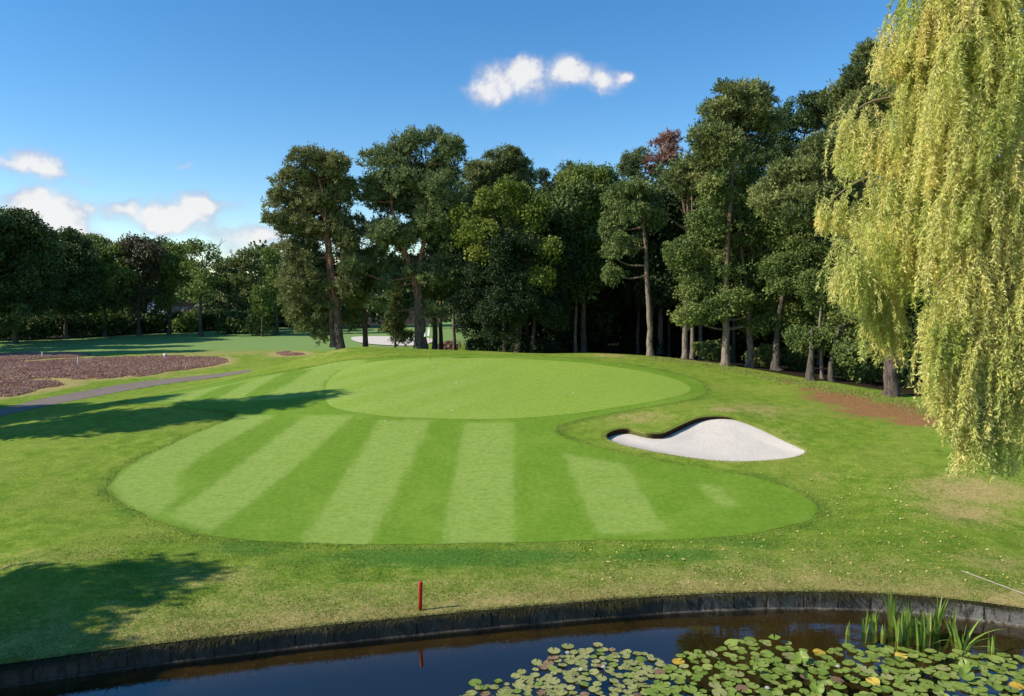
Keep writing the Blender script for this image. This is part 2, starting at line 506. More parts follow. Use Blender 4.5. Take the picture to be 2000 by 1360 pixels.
def m_lawn():
    m, k, o = material('rough_lawn')
    p = pos(k)
    n1, n2, n3 = k.noise(p, .35, 4), k.noise(p, 1.7, 4, .6), k.noise(p, 9, 4, .7)
    n4 = k.noise(p, 34, 3, .7)
    st = k.n('ShaderNodeMapping'); st.inputs['Scale'].default_value = (.6, 2.4, 1); k.link(p, st.inputs[0])
    n5 = k.noise(st.outputs[0], 2.2, 4, .65)
    c = k.mix(k.mapr(n2, .3, .7), (.155, .252, .020), (.265, .362, .040))
    c = k.mix(k.math('MULTIPLY', k.mapr(n1, .42, .66), .6), c, (.30, .35, .055))
    c = k.mix(k.math('MULTIPLY', k.mapr(n5, .5, .75), .5), c, (.10, .215, .022))
    dryf = k.mapr(k.math('ADD', k.attr('dry'), k.math('MULTIPLY', k.math('SUBTRACT', k.math('ADD', n2, n3), 1.0), .9)), .12, .85)
    c = k.mix(dryf, c, k.mix(n3, (.42, .36, .095), (.52, .37, .17)))
    lushf = k.mapr(k.math('ADD', k.attr('lush'), k.math('MULTIPLY', k.math('SUBTRACT', n5, .5), .9)), .25, .9)
    c = k.mix(k.math('MULTIPLY', lushf, .85), c, (.075, .20, .026))
    lit = k.mapr(k.math('ADD', k.attr('litter'), k.math('MULTIPLY', k.math('SUBTRACT', k.math('ADD', n2, n3), 1.0), 1.1)), .2, .7)
    c = k.mix(lit, c, k.mix(n3, (.25, .12, .045), (.40, .22, .09)))
    c = k.mix(k.attr('fair'), c, k.mix(n2, (.20, .32, .085), (.26, .36, .115)))
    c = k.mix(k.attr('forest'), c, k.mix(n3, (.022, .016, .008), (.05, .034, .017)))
    tuft = k.mapr(k.math('ADD', k.math('MULTIPLY', n3, .5), k.math('MULTIPLY', n4, .5)), .3, .7, .62, 1.3)
    hs = k.n('ShaderNodeHueSaturation'); k.link(tuft, hs.inputs['Value']); k.link(c, hs.inputs['Color'])
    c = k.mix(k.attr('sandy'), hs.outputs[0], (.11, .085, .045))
    principled(k, o, c, .95, .1, k.math('ADD', n3, k.math('MULTIPLY', n4, .7)), .9, .05)
    return m


def m_mown(name, dark, light, fine=60.0):
    m, k, o = material(name)
    p = pos(k)
    n1, n2, n3 = k.noise(p, .5, 4), k.noise(p, 5, 5, .65), k.noise(p, fine, 2, .6)
    st = k.n('ShaderNodeMapping'); st.inputs['Scale'].default_value = (6, .5, 1); k.link(p, st.inputs[0])
    n4 = k.noise(st.outputs[0], 1.6, 3, .6)
    f = k.math('ADD', k.attr('mow'), k.math('MULTIPLY', k.math('SUBTRACT', k.math('ADD', n4, n2), 1.0), .5), clamp=True)
    c = k.mix(f, dark, light)
    c = k.mix(k.math('MULTIPLY', k.mapr(n1, .45, .7), .35), c, (.25, .36, .045))
    v = k.mapr(k.math('ADD', k.math('MULTIPLY', n2, .5), k.math('MULTIPLY', n3, .5)), .3, .7, .82, 1.17)
    s2 = k.n('ShaderNodeMapping'); s2.inputs['Scale'].default_value = (.9, 4.5, 1); k.link(p, s2.inputs[0])
    n5 = k.noise(s2.outputs[0], 1.5, 5, .7)
    c = k.mix(k.math('MULTIPLY', k.mapr(n5, .50, .70), .38), c, tuple(q * .78 for q in dark))
    hs = k.n('ShaderNodeHueSaturation'); k.link(v, hs.inputs['Value']); k.link(c, hs.inputs['Color'])
    principled(k, o, hs.outputs[0], .9, .15, k.math('ADD', n3, n2), .6, .02)
    return m


def m_sand():
    m, k, o = material('bunker_sand')
    p = pos(k)
    n, n2 = k.noise(p, 1.2, 4), k.noise(p, 18, 4, .7)
    st = k.n('ShaderNodeMapping'); st.inputs['Scale'].default_value = (1, 7, 1); st.inputs['Rotation'].default_value = (0, 0, .35); k.link(p, st.inputs[0])
    n3 = k.noise(st.outputs[0], 2.5, 3)
    c = k.mix(n, (.64, .56, .46), (.75, .67, .565))
    c = k.mix(k.math('MULTIPLY', k.mapr(n2, .55, .8), .3), c, (.42, .37, .31))
    principled(k, o, c, .95, .1, k.math('ADD', k.math('ADD', n2, n3), k.noise(p, 5, 3, .6)), .5, .06)
    return m


def m_asphalt():
    m, k, o = material('path_asphalt')
    p = pos(k); n = k.noise(p, 1.0, 4); n2 = k.noise(p, 40, 3, .7)
    c = k.mix(n, (.20, .155, .12), (.29, .235, .19)); c = k.mix(k.math('MULTIPLY', n2, .4), c, (.13, .11, .10))
    principled(k, o, c, .95, .1, n2, .3, .01)
    return m


def m_concrete():
    m, k, o = material('weathered_concrete')
    p = pos(k); n = k.noise(p, 2.2, 5, .65); n2 = k.noise(p, 14, 4, .7)
    st = k.n('ShaderNodeMapping'); st.inputs['Scale'].default_value = (3.5, 3.5, 1.2); k.link(p, st.inputs[0])
    n3 = k.noise(st.outputs[0], 1.6, 6, .75)
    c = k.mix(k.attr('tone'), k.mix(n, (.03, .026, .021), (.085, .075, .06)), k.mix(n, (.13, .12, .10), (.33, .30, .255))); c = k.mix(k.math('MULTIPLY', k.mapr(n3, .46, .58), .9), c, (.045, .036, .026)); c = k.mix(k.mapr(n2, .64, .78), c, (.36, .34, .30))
    principled(k, o, c, .9, .2, k.math('ADD', n2, n3), .7, .03)
    return m


def m_water():
    m, k, o = material('pond_water')
    p = pos(k)
    st = k.n('ShaderNodeMapping'); st.inputs['Scale'].default_value = (1, 2.2, 1); k.link(p, st.inputs[0])
    n = k.noise(st.outputs[0], 2.6, 3, .5)
    b = k.n('ShaderNodeBump'); b.inputs['Strength'].default_value = .05; b.inputs['Distance'].default_value = .02; k.link(n, b.inputs['Height'])
    lw = k.n('ShaderNodeLayerWeight'); fr = k.n('ShaderNodeMath', operation='MULTIPLY_ADD')
    k.link(k.math('POWER', lw.outputs['Facing'], 3.3), fr.inputs[0]); fr.inputs[1].default_value = 1.0; fr.inputs[2].default_value = .07
    gl = k.n('ShaderNodeBsdfGlossy'); gl.inputs['Roughness'].default_value = .0; k.link(b.outputs[0], gl.inputs['Normal'])
    tr = k.n('ShaderNodeBsdfTransparent'); tr.inputs['Color'].default_value = (.88, .80, .60, 1)
    mx = k.n('ShaderNodeMixShader'); k.link(fr.outputs[0], mx.inputs[0]); k.link(tr.outputs[0], mx.inputs[1]); k.link(gl.outputs[0], mx.inputs[2])
    k.link(mx.outputs[0], o.inputs[0])
    return m


def m_leaf(name, dark, mid, light, transl=.28, rough=.55):
    """leaf colours differ from leaf to leaf through the tint attribute"""
    m, k, o = material(name)
    a = k.attr('tint')
    c = k.mix(k.mapr(a, 0, .5, smooth=False), dark, mid); c = k.mix(k.mapr(a, .5, 1, smooth=False), c, light)
    d = k.n('ShaderNodeBsdfPrincipled'); k.link(c, d.inputs['Base Color']); d.inputs['Roughness'].default_value = rough; d.inputs['Specular IOR Level'].default_value = .25
    t = k.n('ShaderNodeBsdfTranslucent'); k.link(c, t.inputs['Color'])
    x = k.n('ShaderNodeMixShader'); x.inputs[0].default_value = transl
    k.link(d.outputs[0], x.inputs[1]); k.link(t.outputs[0], x.inputs[2]); k.link(x.outputs[0], o.inputs[0])
    return m


def m_bark(name, low, high, z0, z1):
    """bark with the trunk's own change of colour up its height"""
    m, k, o = material(name)
    tcn = k.n('ShaderNodeTexCoord'); s = k.n('ShaderNodeSeparateXYZ'); k.link(tcn.outputs['Object'], s.inputs[0])
    st = k.n('ShaderNodeMapping'); st.inputs['Scale'].default_value = (1, 1, .3); k.link(tcn.outputs['Object'], st.inputs[0])
    n = k.noise(st.outputs[0], 7, 5, .7); n2 = k.noise(tcn.outputs['Object'], 1.2, 3)
    f = k.mapr(k.math('ADD', s.outputs[2], k.math('MULTIPLY', k.math('SUBTRACT', n2, .5), 4)), z0, z1)
    c = k.mix(f, low, high); c2 = k.mix(k.mapr(n, .35, .62), tuple(x * .35 for x in low), c)
    principled(k, o, c2, .9, .15, n, .8, .06)
    return m


def m_bed():
    m, k, o = material('pond_silt')
    p = pos(k); n, n2 = k.noise(p, 1.4, 4, .65), k.noise(p, 9, 4, .7)
    c = k.mix(k.attr('silt'), (.012, .010, .006), k.mix(n, (.018, .014, .006), (.075, .058, .024)))
    c = k.mix(k.math('MULTIPLY', k.mapr(n2, .58, .72), k.attr('silt')), c, (.16, .075, .025))
    principled(k, o, c, .95, .1, n2, .4, .03)
    return m


M = dict(
    lawn=m_lawn(), apron=m_mown('mown_apron', (.150, .265, .018), (.268, .372, .068)), green=m_mown('mown_green', (.245, .36, .036), (.315, .42, .085), 90),
    sand=m_sand(), asphalt=m_asphalt(), concrete=m_concrete(), water=m_water(),
    bed=m_bed(),
    soil=m_simple('lip_soil', (.055, .042, .022), .95, .1, .4, 6),
    pine=m_leaf('pine_needles', (0.075, 0.102, 0.03), (0.177, 0.215, 0.065), (0.346, 0.351, 0.11), .2),
    pine_blue=m_leaf('pine_needles_blue', (0.094, 0.128, 0.048), (0.172, 0.223, 0.081), (0.283, 0.324, 0.121), .2),
    pine_warm=m_leaf('pine_needles_warm', (0.114, 0.129, 0.04), (0.2, 0.219, 0.074), (0.297, 0.29, 0.114), .2),
    conifer=m_leaf('conifer_green', (0.106, 0.149, 0.039), (0.167, 0.218, 0.061), (0.242, 0.282, 0.086), .2),
    oak=m_leaf('oak_leaves', (0.076, 0.12, 0.029), (0.175, 0.234, 0.058), (0.328, 0.356, 0.103), .28),
    forest=m_leaf('shade_dark_leaves', (.020, .038, .013), (.038, .064, .020), (.068, .098, .032), .2),  # wood-interior leaves, the shade of the wood put into their colour
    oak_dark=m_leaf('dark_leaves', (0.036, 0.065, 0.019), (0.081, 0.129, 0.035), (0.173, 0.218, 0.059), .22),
    maple=m_leaf('yellow_green_leaves', (.11, .16, .025), (.22, .27, .042), (.34, .36, .065), .3),
    lime=m_leaf('mid_green_leaves', (0.098, 0.161, 0.032), (0.178, 0.247, 0.048), (0.265, 0.31, 0.069), .28),
    rust=m_leaf('dead_needles', (.18, .095, .065), (.30, .16, .115), (.42, .25, .18), .15),
    grey=m_leaf('thin_autumn_leaves', (.075, .070, .035), (.13, .115, .055), (.19, .155, .085), .2),
    willow=m_leaf('willow_leaves', (.46, .53, .10), (.78, .77, .25), (.93, .81, .30), .45, .4),
    heather=m_leaf('heather_sprigs', (0.382, 0.205, 0.149), (0.488, 0.292, 0.224), (0.525, 0.374, 0.263), .15),
    grass=m_leaf('grass_blades', (.075, .175, .020), (.19, .29, .040), (.40, .36, .11), .25),
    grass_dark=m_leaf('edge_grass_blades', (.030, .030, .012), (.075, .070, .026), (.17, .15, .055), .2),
    reed=m_leaf('iris_leaves', (.13, .22, .03), (.30, .42, .07), (.56, .60, .20), .35, .4),
    pad_green=m_leaf('lily_pad_green', (.14, .21, .030), (.23, .305, .050), (.37, .41, .11), .12, .4),
    pad_olive=m_leaf('lily_pad_olive', (.20, .21, .06), (.31, .32, .10), (.41, .40, .15), .12, .4),
    pad_yellow=m_leaf('lily_pad_yellow', (.45, .28, .03), (.60, .40, .05), (.70, .52, .10), .12, .35),
    pad_brown=m_leaf('lily_pad_brown', (.16, .10, .05), (.24, .15, .08), (.33, .22, .12), .12, .4),
    petal=m_leaf('white_petals', (.75, .74, .66), (.82, .82, .78), (.88, .88, .86), .2, .4),
    dead_leaf=m_leaf('fallen_leaves', (.35, .24, .06), (.55, .42, .12), (.70, .60, .25), .1),
    pine_bark=m_bark('pine_bark', (.17, .125, .10), (.44, .195, .10), 2, 8),
    oak_bark=m_bark('grey_bark', (.14, .115, .09), (.15, .12, .09), 0, 8),
    pale_bark=m_bark('pale_bark', (.30, .235, .18), (.28, .17, .10), 4, 9),
    dead_wood=m_simple('bare_wood', (.46, .40, .33), .9, .1, .25, 5),
    willow_bark=m_simple('willow_bark', (.25, .20, .11), .9, .1, .4, 5),
    red=m_simple('red_paint', (.52, .022, .018), .45, .4, .15, 8),
    white=m_simple('white_paint', (.80, .80, .78), .5, .4, .06, 8),
    yellow_pole=m_simple('pole_paint', (.42, .30, .06), .5, .3, .15, 8),
    black=m_simple('dark_hole', (.01, .01, .01), .9, .1, .1, 8),
    brick=m_simple('house_brick', (.24, .16, .12), .9, .1, .3, 3), roof=m_simple('dark_roof', (.05, .045, .05), .9, .1, .3, 3),
    render=m_simple('white_render', (.62, .63, .66), .9, .1, .1, 2), glass=m_simple('window_glass', (.02, .025, .03), .1, .5, .1, 2),
)

# ------------------------------------------------------------------ ground sheets
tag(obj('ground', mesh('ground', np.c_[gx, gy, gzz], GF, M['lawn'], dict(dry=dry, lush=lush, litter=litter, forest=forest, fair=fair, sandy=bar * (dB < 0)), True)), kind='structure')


def sheet(name, P, step, zf, mat, attrs=None):
    """a surface inside polygon P, its height from zf(x, y)"""
    lo, hi = P.min(0), P.max(0)
    a, b = np.meshgrid(np.arange(lo[0], hi[0], step), np.arange(lo[1], hi[1], step))
    X = np.c_[a.ravel(), b.ravel()] + R.uniform(-.12, .12, (a.size, 2)) * step
    X = X[sd(P, X) < -.35 * step]
    q = [P[0]]
    for p in list(P[1:]) + [P[0]]:
        L = np.hypot(*(p - q[-1])); k = max(1, int(L / step))
        p0 = q[-1]
        for j in range(1, k + 1): q.append(p0 + (p - p0) * j / k)
    q = np.array(q[:-1]); m = len(q)
    allp = np.concatenate([q, X])
    r = delaunay_2d_cdt([Vector(v) for v in allp], [], [list(range(m))], 1, 1e-5)
    V = np.array([tuple(v) for v in r[0]]); T = np.array([f for f in r[2] if len(f) == 3])
    e1, e2 = V[T[:, 1]] - V[T[:, 0]], V[T[:, 2]] - V[T[:, 0]]
    fl = e1[:, 0] * e2[:, 1] - e1[:, 1] * e2[:, 0] < 0
    T[fl] = T[fl][:, ::-1]
    z = zf(V[:, 0], V[:, 1])
    return obj(name, mesh(name, np.c_[V, z], T, mat, {k_: f(V) for k_, f in (attrs or {}).items()}, True))


def in_any(polys, V, soft=.2):
    o = np.zeros(len(V))
    for d_ in ((0, 0), (soft, 0), (-soft, 0), (0, soft), (0, -soft)):
        k = np.zeros(len(V), bool)
        for p in polys: k |= pip(p, V + np.array(d_))
        o += k
    return o / 5


SP = [np.array([pg(*p) for p in s]) for s in STRIPES]
LF = [np.array([pg(*p) for p in LIGHT_FAR])]
DF = [np.array([pg(*p) for p in s]) for s in DARK_FAR]


def mow_apron(V):
    a = in_any(SP, V)
    b = in_any(LF, V) * (1 - in_any(DF, V))
    return np.clip(np.maximum(a, b) * .9 + .05, 0, 1)


tag(sheet('apron', APRON, .16, lambda x, y: h0(x, y) + .012, M['apron'], dict(mow=mow_apron)), kind='structure')


def mow_green(V):
    t = (V[:, 0] * .8 - V[:, 1] * .6) / 1.5
    s = sstep(-.35, .35, np.sin(t * math.pi))
    w = sstep(2.5, -5, V[:, 0])
    rim = sstep(-.9, -.5, sd(GREEN, V))
    return np.clip(.28 + .32 * (s - .3) * w + .18 * w - rim * .0, 0, 1)


tag(sheet('putting_green', GREEN, .2, lambda x, y: h0(x, y) + .020, M['green'], dict(mow=mow_green)), kind='structure')
tag(sheet('cart_path', PATH, .35, lambda x, y: h0(x, y) + .012, M['asphalt']), kind='structure')

# bunker: a bowl cut in the bank, deepest under the far lip
bc = BUNK.mean(0)
mid = {}


def bunker_z(x, y):
    X = np.c_[x, y]; d = -sd(BUNK, X); d = np.clip(d, 0, 9)
    yl, yh = [], []
    x0, x1 = BUNK[:, 0].min(), BUNK[:, 0].max()
    xs = np.linspace(x0 + .02, x1 - .02, 80)
    for q in xs:
        ys = []
        for i in range(len(BUNK)):
            (xa, ya), (xb, yb) = BUNK[i - 1], BUNK[i]
            if (xa > q) != (xb > q): ys.append(ya + (q - xa) / (xb - xa) * (yb - ya))
        yl.append(min(ys)); yh.append(max(ys))
    lo, hi = np.interp(x, xs, yl), np.interp(x, xs, yh)
    t = np.clip((y - lo) / np.maximum(hi - lo, .05), 0, 1)
    lf = np.clip((x - x0) / 1.0, 0, 1)
    left = sstep(x1 - 4.0, x1 - 7.5, x)
    zl, zh = h0(x, lo), h0(x, hi)
    drop = (.08 + .15 * sstep(x1 - 2.2, x1 - 4.5, x))
    back = zh - drop
    front = zl - .015
    s = t ** 1.25
    return front + (back - front) * s - .10 * np.sin(np.pi * t) * np.clip(d / .8, 0, 1)


tag(sheet('sand_bunker', BUNK, .14, bunker_z, M['sand']), kind='structure')
# turf lip round the bunker
bp = []
for i in range(len(BUNK)): bp.append(BUNK[i])
bp = spline(np.array(bp), 3)
tn = np.roll(bp, -1, 0) - np.roll(bp, 1, 0); tn /= np.linalg.norm(tn, axis=1)[:, None]
nr = np.c_[tn[:, 1], -tn[:, 0]]
if pip(BUNK, (bp + nr * .05)).mean() > .5: nr = -nr
prof = [(.24, -.014), (.10, .010), (.0, .02), (-.07, .008), (-.09, -.03), (-.05, -.06)]
rows = []
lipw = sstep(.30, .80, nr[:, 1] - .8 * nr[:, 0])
for (dd, dz) in prof:
    q = bp + nr * (dd if dd > 0 else dd * (.3 + .7 * lipw))[:, None] if not np.isscalar(dd) or dd < 0 else bp + nr * dd
    rows.append(np.c_[q, h0(bp[:, 0], bp[:, 1]) * .5 + h0(q[:, 0], q[:, 1]) * .5 + dz * (.3 + .7 * lipw if dz > 0 else 1)])
base = rows[-1].copy(); base[:, :2] = bp + nr * .02
base[:, 2] = bunker_z(bp[:, 0] - nr[:, 0] * .05, bp[:, 1] - nr[:, 1] * .05) - .12
rows.append(base)
nb = len(bp); V = np.concatenate(rows)
j = np.arange(nb); j2 = (j + 1) % nb
LFc = np.concatenate([np.c_[r * nb + j, r * nb + j2, (r + 1) * nb + j2, (r + 1) * nb + j] for r in range(len(rows) - 1)])
lo_ = mesh('bunker_lip', V, LFc, M['lawn'], dict(dry=np.repeat([.35, .4, .3, .2, .1, 0, 0], nb), lush=np.zeros(len(V)), litter=np.zeros(len(V)), forest=np.concatenate([lipw * w_ for w_ in (0, 0, .2, 1, 1, 1, 1)]), sandy=np.concatenate([(1 - lipw) * w_ for w_ in (0, 0, 0, 0, .3, .6, 1)])), True)  # forest tone paints the overhang's shade onto the inner face
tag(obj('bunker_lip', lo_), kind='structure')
tag(sheet('far_sand_bunker', FARB, .8, lambda x, y: h0(x, y) + .10, M['sand']), kind='structure')

# pond bed, water
bx = np.linspace(-60, 60, 121); by = np.concatenate([np.linspace(-40, 0, 12), np.linspace(.5, 40, 160)])
BX, BY = np.meshgrid(bx, by)
s_ = BY - yw(BX)
BZ = np.where(s_ > -.2, -.12, -.12 - .9 * sstep(-.2, -2.6, s_)) + .28 * sstep(6, 11, BX) * sstep(-4.5, -1, s_) + (vnoise(BX * .9, BY * .9, 5) - .5) * .12
BZ = np.minimum(BZ, -.05)
SILT = np.clip(sstep(-1.1, -.35, s_) + sstep(3.0, 6, BX) * sstep(-3.6, -1.6, s_), 0, 1)
ny_, nx_ = BX.shape
i_ = (np.arange(ny_ - 1)[:, None] * nx_ + np.arange(nx_ - 1)[None, :]).ravel()
tag(obj('pond_bed', mesh('pond_bed', np.c_[BX.ravel(), BY.ravel(), BZ.ravel()], np.c_[i_, i_ + 1, i_ + nx_ + 1, i_ + nx_], M['bed'], dict(silt=SILT.ravel()), True)), kind='structure')
wx = np.linspace(-60, 60, 200); wyv = yw(wx) - .02
WV = np.concatenate([np.c_[wx, np.full_like(wx, -40), np.zeros_like(wx)], np.c_[wx, wyv, np.zeros_like(wx)]])
q = np.arange(199)
tag(obj('pond_water', mesh('pond_water', WV, np.c_[q, q + 1, q + 201, q + 200], M['water'])), kind='structure')

# ------------------------------------------------------------------ pond wall
blk = .92
L = []
xx = -22.0
while xx < 24:
    sl = float(yw(xx + .05) - yw(xx - .05)) * 10; L.append(xx); xx += blk / math.hypot(1, sl) * R.uniform(.9, 1.1)
cols = []
for a, b in zip(L[:-1], L[1:]):
    dz, dy = R.normal(0, .012), R.normal(0, .012)
    for t, g_ in ((0.0, 1), (.03, 0), (.5, 0), (.97, 0)):
        cols.append((a + (b - a) * t, g_, dz, dy))
cols = np.array(cols)
cx_ = cols[:, 0]; cyy = yw(cx_)
prof = lambda g_, dz, dy: [(-.02, .30), (-.02, .365 + dz), (-.05, .37 + dz), (-.10 + dy, .37 + dz), (-.12 + dy, .35 + dz), (-.125 + dy, .25), (-.13 + dy, .04), (-.19, .02), (-.20, -.03), (-.20, -.5)]
rowsV = []
for (x, g_, dz, dy), y in zip(cols, cyy):
    rr_ = prof(g_, dz, dy)
    for kq, (oy, z) in enumerate(rr_):
        if g_ and kq in (1, 2, 3, 4, 5, 6): oy += .035; z -= .012 if kq < 5 else 0
        rowsV.append((x, y + oy, z))
npf = 10; nc = len(cols)
ii2 = (np.arange(nc - 1)[:, None] * npf + np.arange(npf - 1)[None, :]).ravel()
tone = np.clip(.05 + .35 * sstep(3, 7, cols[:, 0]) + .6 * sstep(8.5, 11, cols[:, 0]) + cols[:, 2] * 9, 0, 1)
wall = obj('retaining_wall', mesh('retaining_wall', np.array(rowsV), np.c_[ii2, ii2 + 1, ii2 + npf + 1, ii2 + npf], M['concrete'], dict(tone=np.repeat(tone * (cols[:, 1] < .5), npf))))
tag(wall, 'low weathered concrete block retaining wall curving along the edge of the pond', 'retaining wall')


# ------------------------------------------------------------------ leaves, crowns, trees
def unit(n):
    v = R.normal(size=(n, 3)); return v / np.linalg.norm(v, axis=1)[:, None]


def leaf_quads(C, D, ln_, wd, spread=.9, tint=None):
    """rhombic leaves at C whose long axis scatters about D"""
    n = len(C)
    a = D + unit(n) * spread; a /= np.linalg.norm(a, axis=1)[:, None]
    b = np.cross(a, unit(n)); b /= np.linalg.norm(b, axis=1)[:, None] + 1e-9
    l = (ln_ * R.uniform(.7, 1.3, n))[:, None]; w = (wd * R.uniform(.7, 1.3, n))[:, None]
    c = np.cross(a, b)
    V = np.stack([C - a * l * .5, C + b * w * .5 + c * w * .12, C + a * l * .5, C - b * w * .5 + c * w * .12], 1).reshape(-1, 3)
    Fq = np.arange(4 * n).reshape(-1, 4)
    return V, Fq, np.repeat(tint, 4)


def fill_blob(c, r, flat, rc, dens=1.0):
    """foliage clumps over and inside an ellipsoid"""
    c, r = np.asarray(c), np.asarray(r)
    area = 4 * math.pi * ((r[0] * r[1]) ** 1.6 / 3 + (r[0] * r[2]) ** 1.6 / 3 + (r[1] * r[2]) ** 1.6 / 3) ** (1 / 1.6)
    n = max(4, int(area / (math.pi * rc * rc) * 1.0 * dens))
    d = unit(n); d[:, 2] = np.where((d[:, 2] < -.35) & (R.random(n) < .6), -d[:, 2], d[:, 2])
    rad = np.where(R.random(n) < .25, R.uniform(.2, .7, n), R.uniform(.72, 1.06, n))
    o_ = R.random(n) < .13
    cc = c + d * np.maximum(r - rc * .6, r * .45) * np.where(o_, R.uniform(1.1, 1.3, n), rad)[:, None]
    s = (np.where(o_, R.uniform(.3, .55, n), R.uniform(.45, 1.3, n)) * rc)[:, None]
    rr = np.c_[s, s, s * flat]
    return cc, rr


def crown_from(blobs, kind, mat, rc, leaf, lai=1.5, base=(0, 0, 0), flat=.6, gap=0.0, dens=1.0):
    """blobs: list of (centre, radii)"""
    CC, RR = zip(*[fill_blob(c, r, flat, rc, dens) for c, r in blobs])
    CC, RR = np.concatenate(CC), np.concatenate(RR)
    if gap: k = R.random(len(CC)) > gap; CC, RR = CC[k], RR[k]
    ctint = np.clip(R.normal(.5, .25, len(CC)), 0, 1)
    ar = 4 * math.pi * RR[:, 0] * (RR[:, 0] + 2 * RR[:, 2]) / 3
    la = leaf[0] * leaf[1] * .5
    n = np.maximum(6, (ar * lai / la * .5)).astype(int)
    per = 15 if kind == 'needle' else 13
    nt_ = np.maximum(2, n // per)
    ti = np.repeat(np.arange(len(CC)), nt_); mt = len(ti)
    d = unit(mt); flip = (d[:, 2] < -.2) & (R.random(mt) < .6); d[flip, 2] *= -1
    rad = R.uniform(.35, 1.0, mt) ** .55 * (1 + .30 * np.maximum(0, R.normal(0, 1, mt) - .6))
    TC = CC[ti] + d * RR[ti] * rad[:, None]
    ttint = ctint[ti] + R.normal(0, .13, mt)
    tsz = (leaf[0] * 1.3 * R.uniform(.6, 1.3, mt))
    j = np.repeat(np.arange(mt), per); m = len(j)
    e = unit(m)
    if kind == 'needle':
        e = e + d[j] * .5 + np.array([0, 0, .35]); P = TC[j] + e * (tsz[j] * .8)[:, None] * R.uniform(.2, 1, m)[:, None]; D = e; sp = .35
    elif kind == 'droop':
        e = e * .7 + d[j] * .3 + np.array([0, 0, -.7]); P = TC[j] + e * (tsz[j] * .8)[:, None]; D = e; sp = .4
    else:
        P = TC[j] + e * (tsz[j] * 1.25)[:, None]; D = e * .5 + d[j] * .3 + np.array([0, 0, -.2]); sp = 1.0
    tint = np.clip(ttint[j] + R.normal(0, .1, m), 0, 1)
    V, Fq, T = leaf_quads(P, D, leaf[0], leaf[1], sp, tint)
    return mesh('crown', V - np.asarray(base), Fq, mat, dict(tint=T)), CC


def trunk_mb(mb, pts, r0, r1, sides=9, wob=.06):
    P = spline(np.asarray(pts, float), 5, False)
    t = np.linspace(0, 1, len(P))
    P[1:, :2] += R.normal(0, wob, (len(P) - 1, 2)) * .5
    rad = r0 + (r1 - r0) * t ** .8
    rad[0] *= 1.35
    if len(rad) > 1: rad[1] *= 1.08
    mb.tube(P, rad, sides)
    return P


def tree(name, label, cat, Y, base, trunks, blobs, mat, bark, kind='leaf', rc=1.1, leaf=(.22, .15), lai=1.5, flat=.75, r0=.3, group=None, gap=0.0, limbs=True, extra=None, dens=1.0, dscale=.85, zbase=None, core=0.0):
    """a tree laid out from the photo at its own distance Y; base is the photo pixel of its foot"""
    b = W(base[0], base[1], Y)
    b[2] = hz(b[0], b[1]) - .1 if zbase is None else zbase
    root = thing(name, label, cat, tuple(b), group)
    mb = MB()
    tops = []
    for ti, tr in enumerate(trunks):
        P = [W(px, py, Y) for px, py in tr]
        if ti == 0 or tr[0] == base: P[0] = b.copy()
        P = trunk_mb(mb, [p - b for p in P], r0 if ti == 0 else r0 * .7, .06)
        tops.append(P)
    bl = []
    for q in blobs:
        dY = q[4] if len(q) > 4 else R.uniform(-1.2, 1.2)
        c = W(q[0], q[1], Y + dY); rx, rz = 1.2 * q[2] / F * (Y + dY), 1.22 * q[3] / F * (Y + dY)
        bl.append((c, np.array([rx, rx * dscale, rz])))
    if core:
        cen = np.mean([c for c, r in bl], axis=0)
        bl2 = bl + [(c + (cen - c) * core + np.array([0, 2.0, 0]), r * np.array([.92, .8, .95])) for c, r in bl]
    else: bl2 = bl
    cr, CC = crown_from(bl2, kind, mat, rc, leaf, lai, b, flat, gap, dens)
    if limbs:
        TP = np.concatenate(tops)
        for c, r in bl:
            e = c - b
            k = np.argmin(((TP - e) ** 2).sum(1) + 6 * np.maximum(0, TP[:, 2] - e[2] + .4) ** 2)
            s = TP[k]
            L_ = np.linalg.norm(e - s)
            if L_ < .8: continue
            mp = (s + e) / 2 + np.array([0, 0, -.12 * L_])
            mb.tube(spline(np.array([s, mp, e]), 4, False), np.linspace(min(.05 + .018 * L_, r0 * .6), .03, 9), 6)
    if extra: extra(mb, b, Y)
    obj('trunk', mb.mesh('trunk', bark, True), root)
    obj('crown', cr, root)
    return root


SPN, BRD = (.26, .085), (.165, .12)
pine = dict(kind='needle', rc=.72, leaf=SPN, lai=1.55, flat=.68, r0=.36)
brd = dict(kind='leaf', rc=.85, leaf=BRD, lai=1.5, flat=.8, r0=.3)

# --- the group of pines behind the green
tree('pine_tree', 'tall broad Scots pine with a forked reddish trunk behind the flag', 'tree', 63, (820, 682),
     [[(820, 682), (817, 600), (808, 540), (786, 480), (768, 410), (760, 340)], [(828, 682), (822, 600), (818, 540), (830, 460), (836, 380), (835, 310)]],
     [(755, 325, 50, 34), (828, 296, 55, 34), (880, 312, 30, 42), (715, 380, 38, 36), (790, 372, 55, 36), (862, 385, 48, 40), (705, 455, 34, 32), (762, 470, 40, 30), (848, 455, 52, 36), (905, 440, 28, 52), (700, 530, 24, 28), (752, 550, 28, 30), (832, 545, 40, 30), (885, 530, 40, 44), (738, 596, 20, 24), (905, 600, 26, 30), (850, 610, 25, 18)],
     M['pine_blue'], M['pine_bark'], **{**pine, 'r0': .48}, core=.28)


def deadlimb(mb, b, Y):
    p = [W(643, 548, Y) - b, W(625, 549, Y) - b, W(605, 555, Y) - b]
    mb.tube(p, [.07, .05, .02], 6)


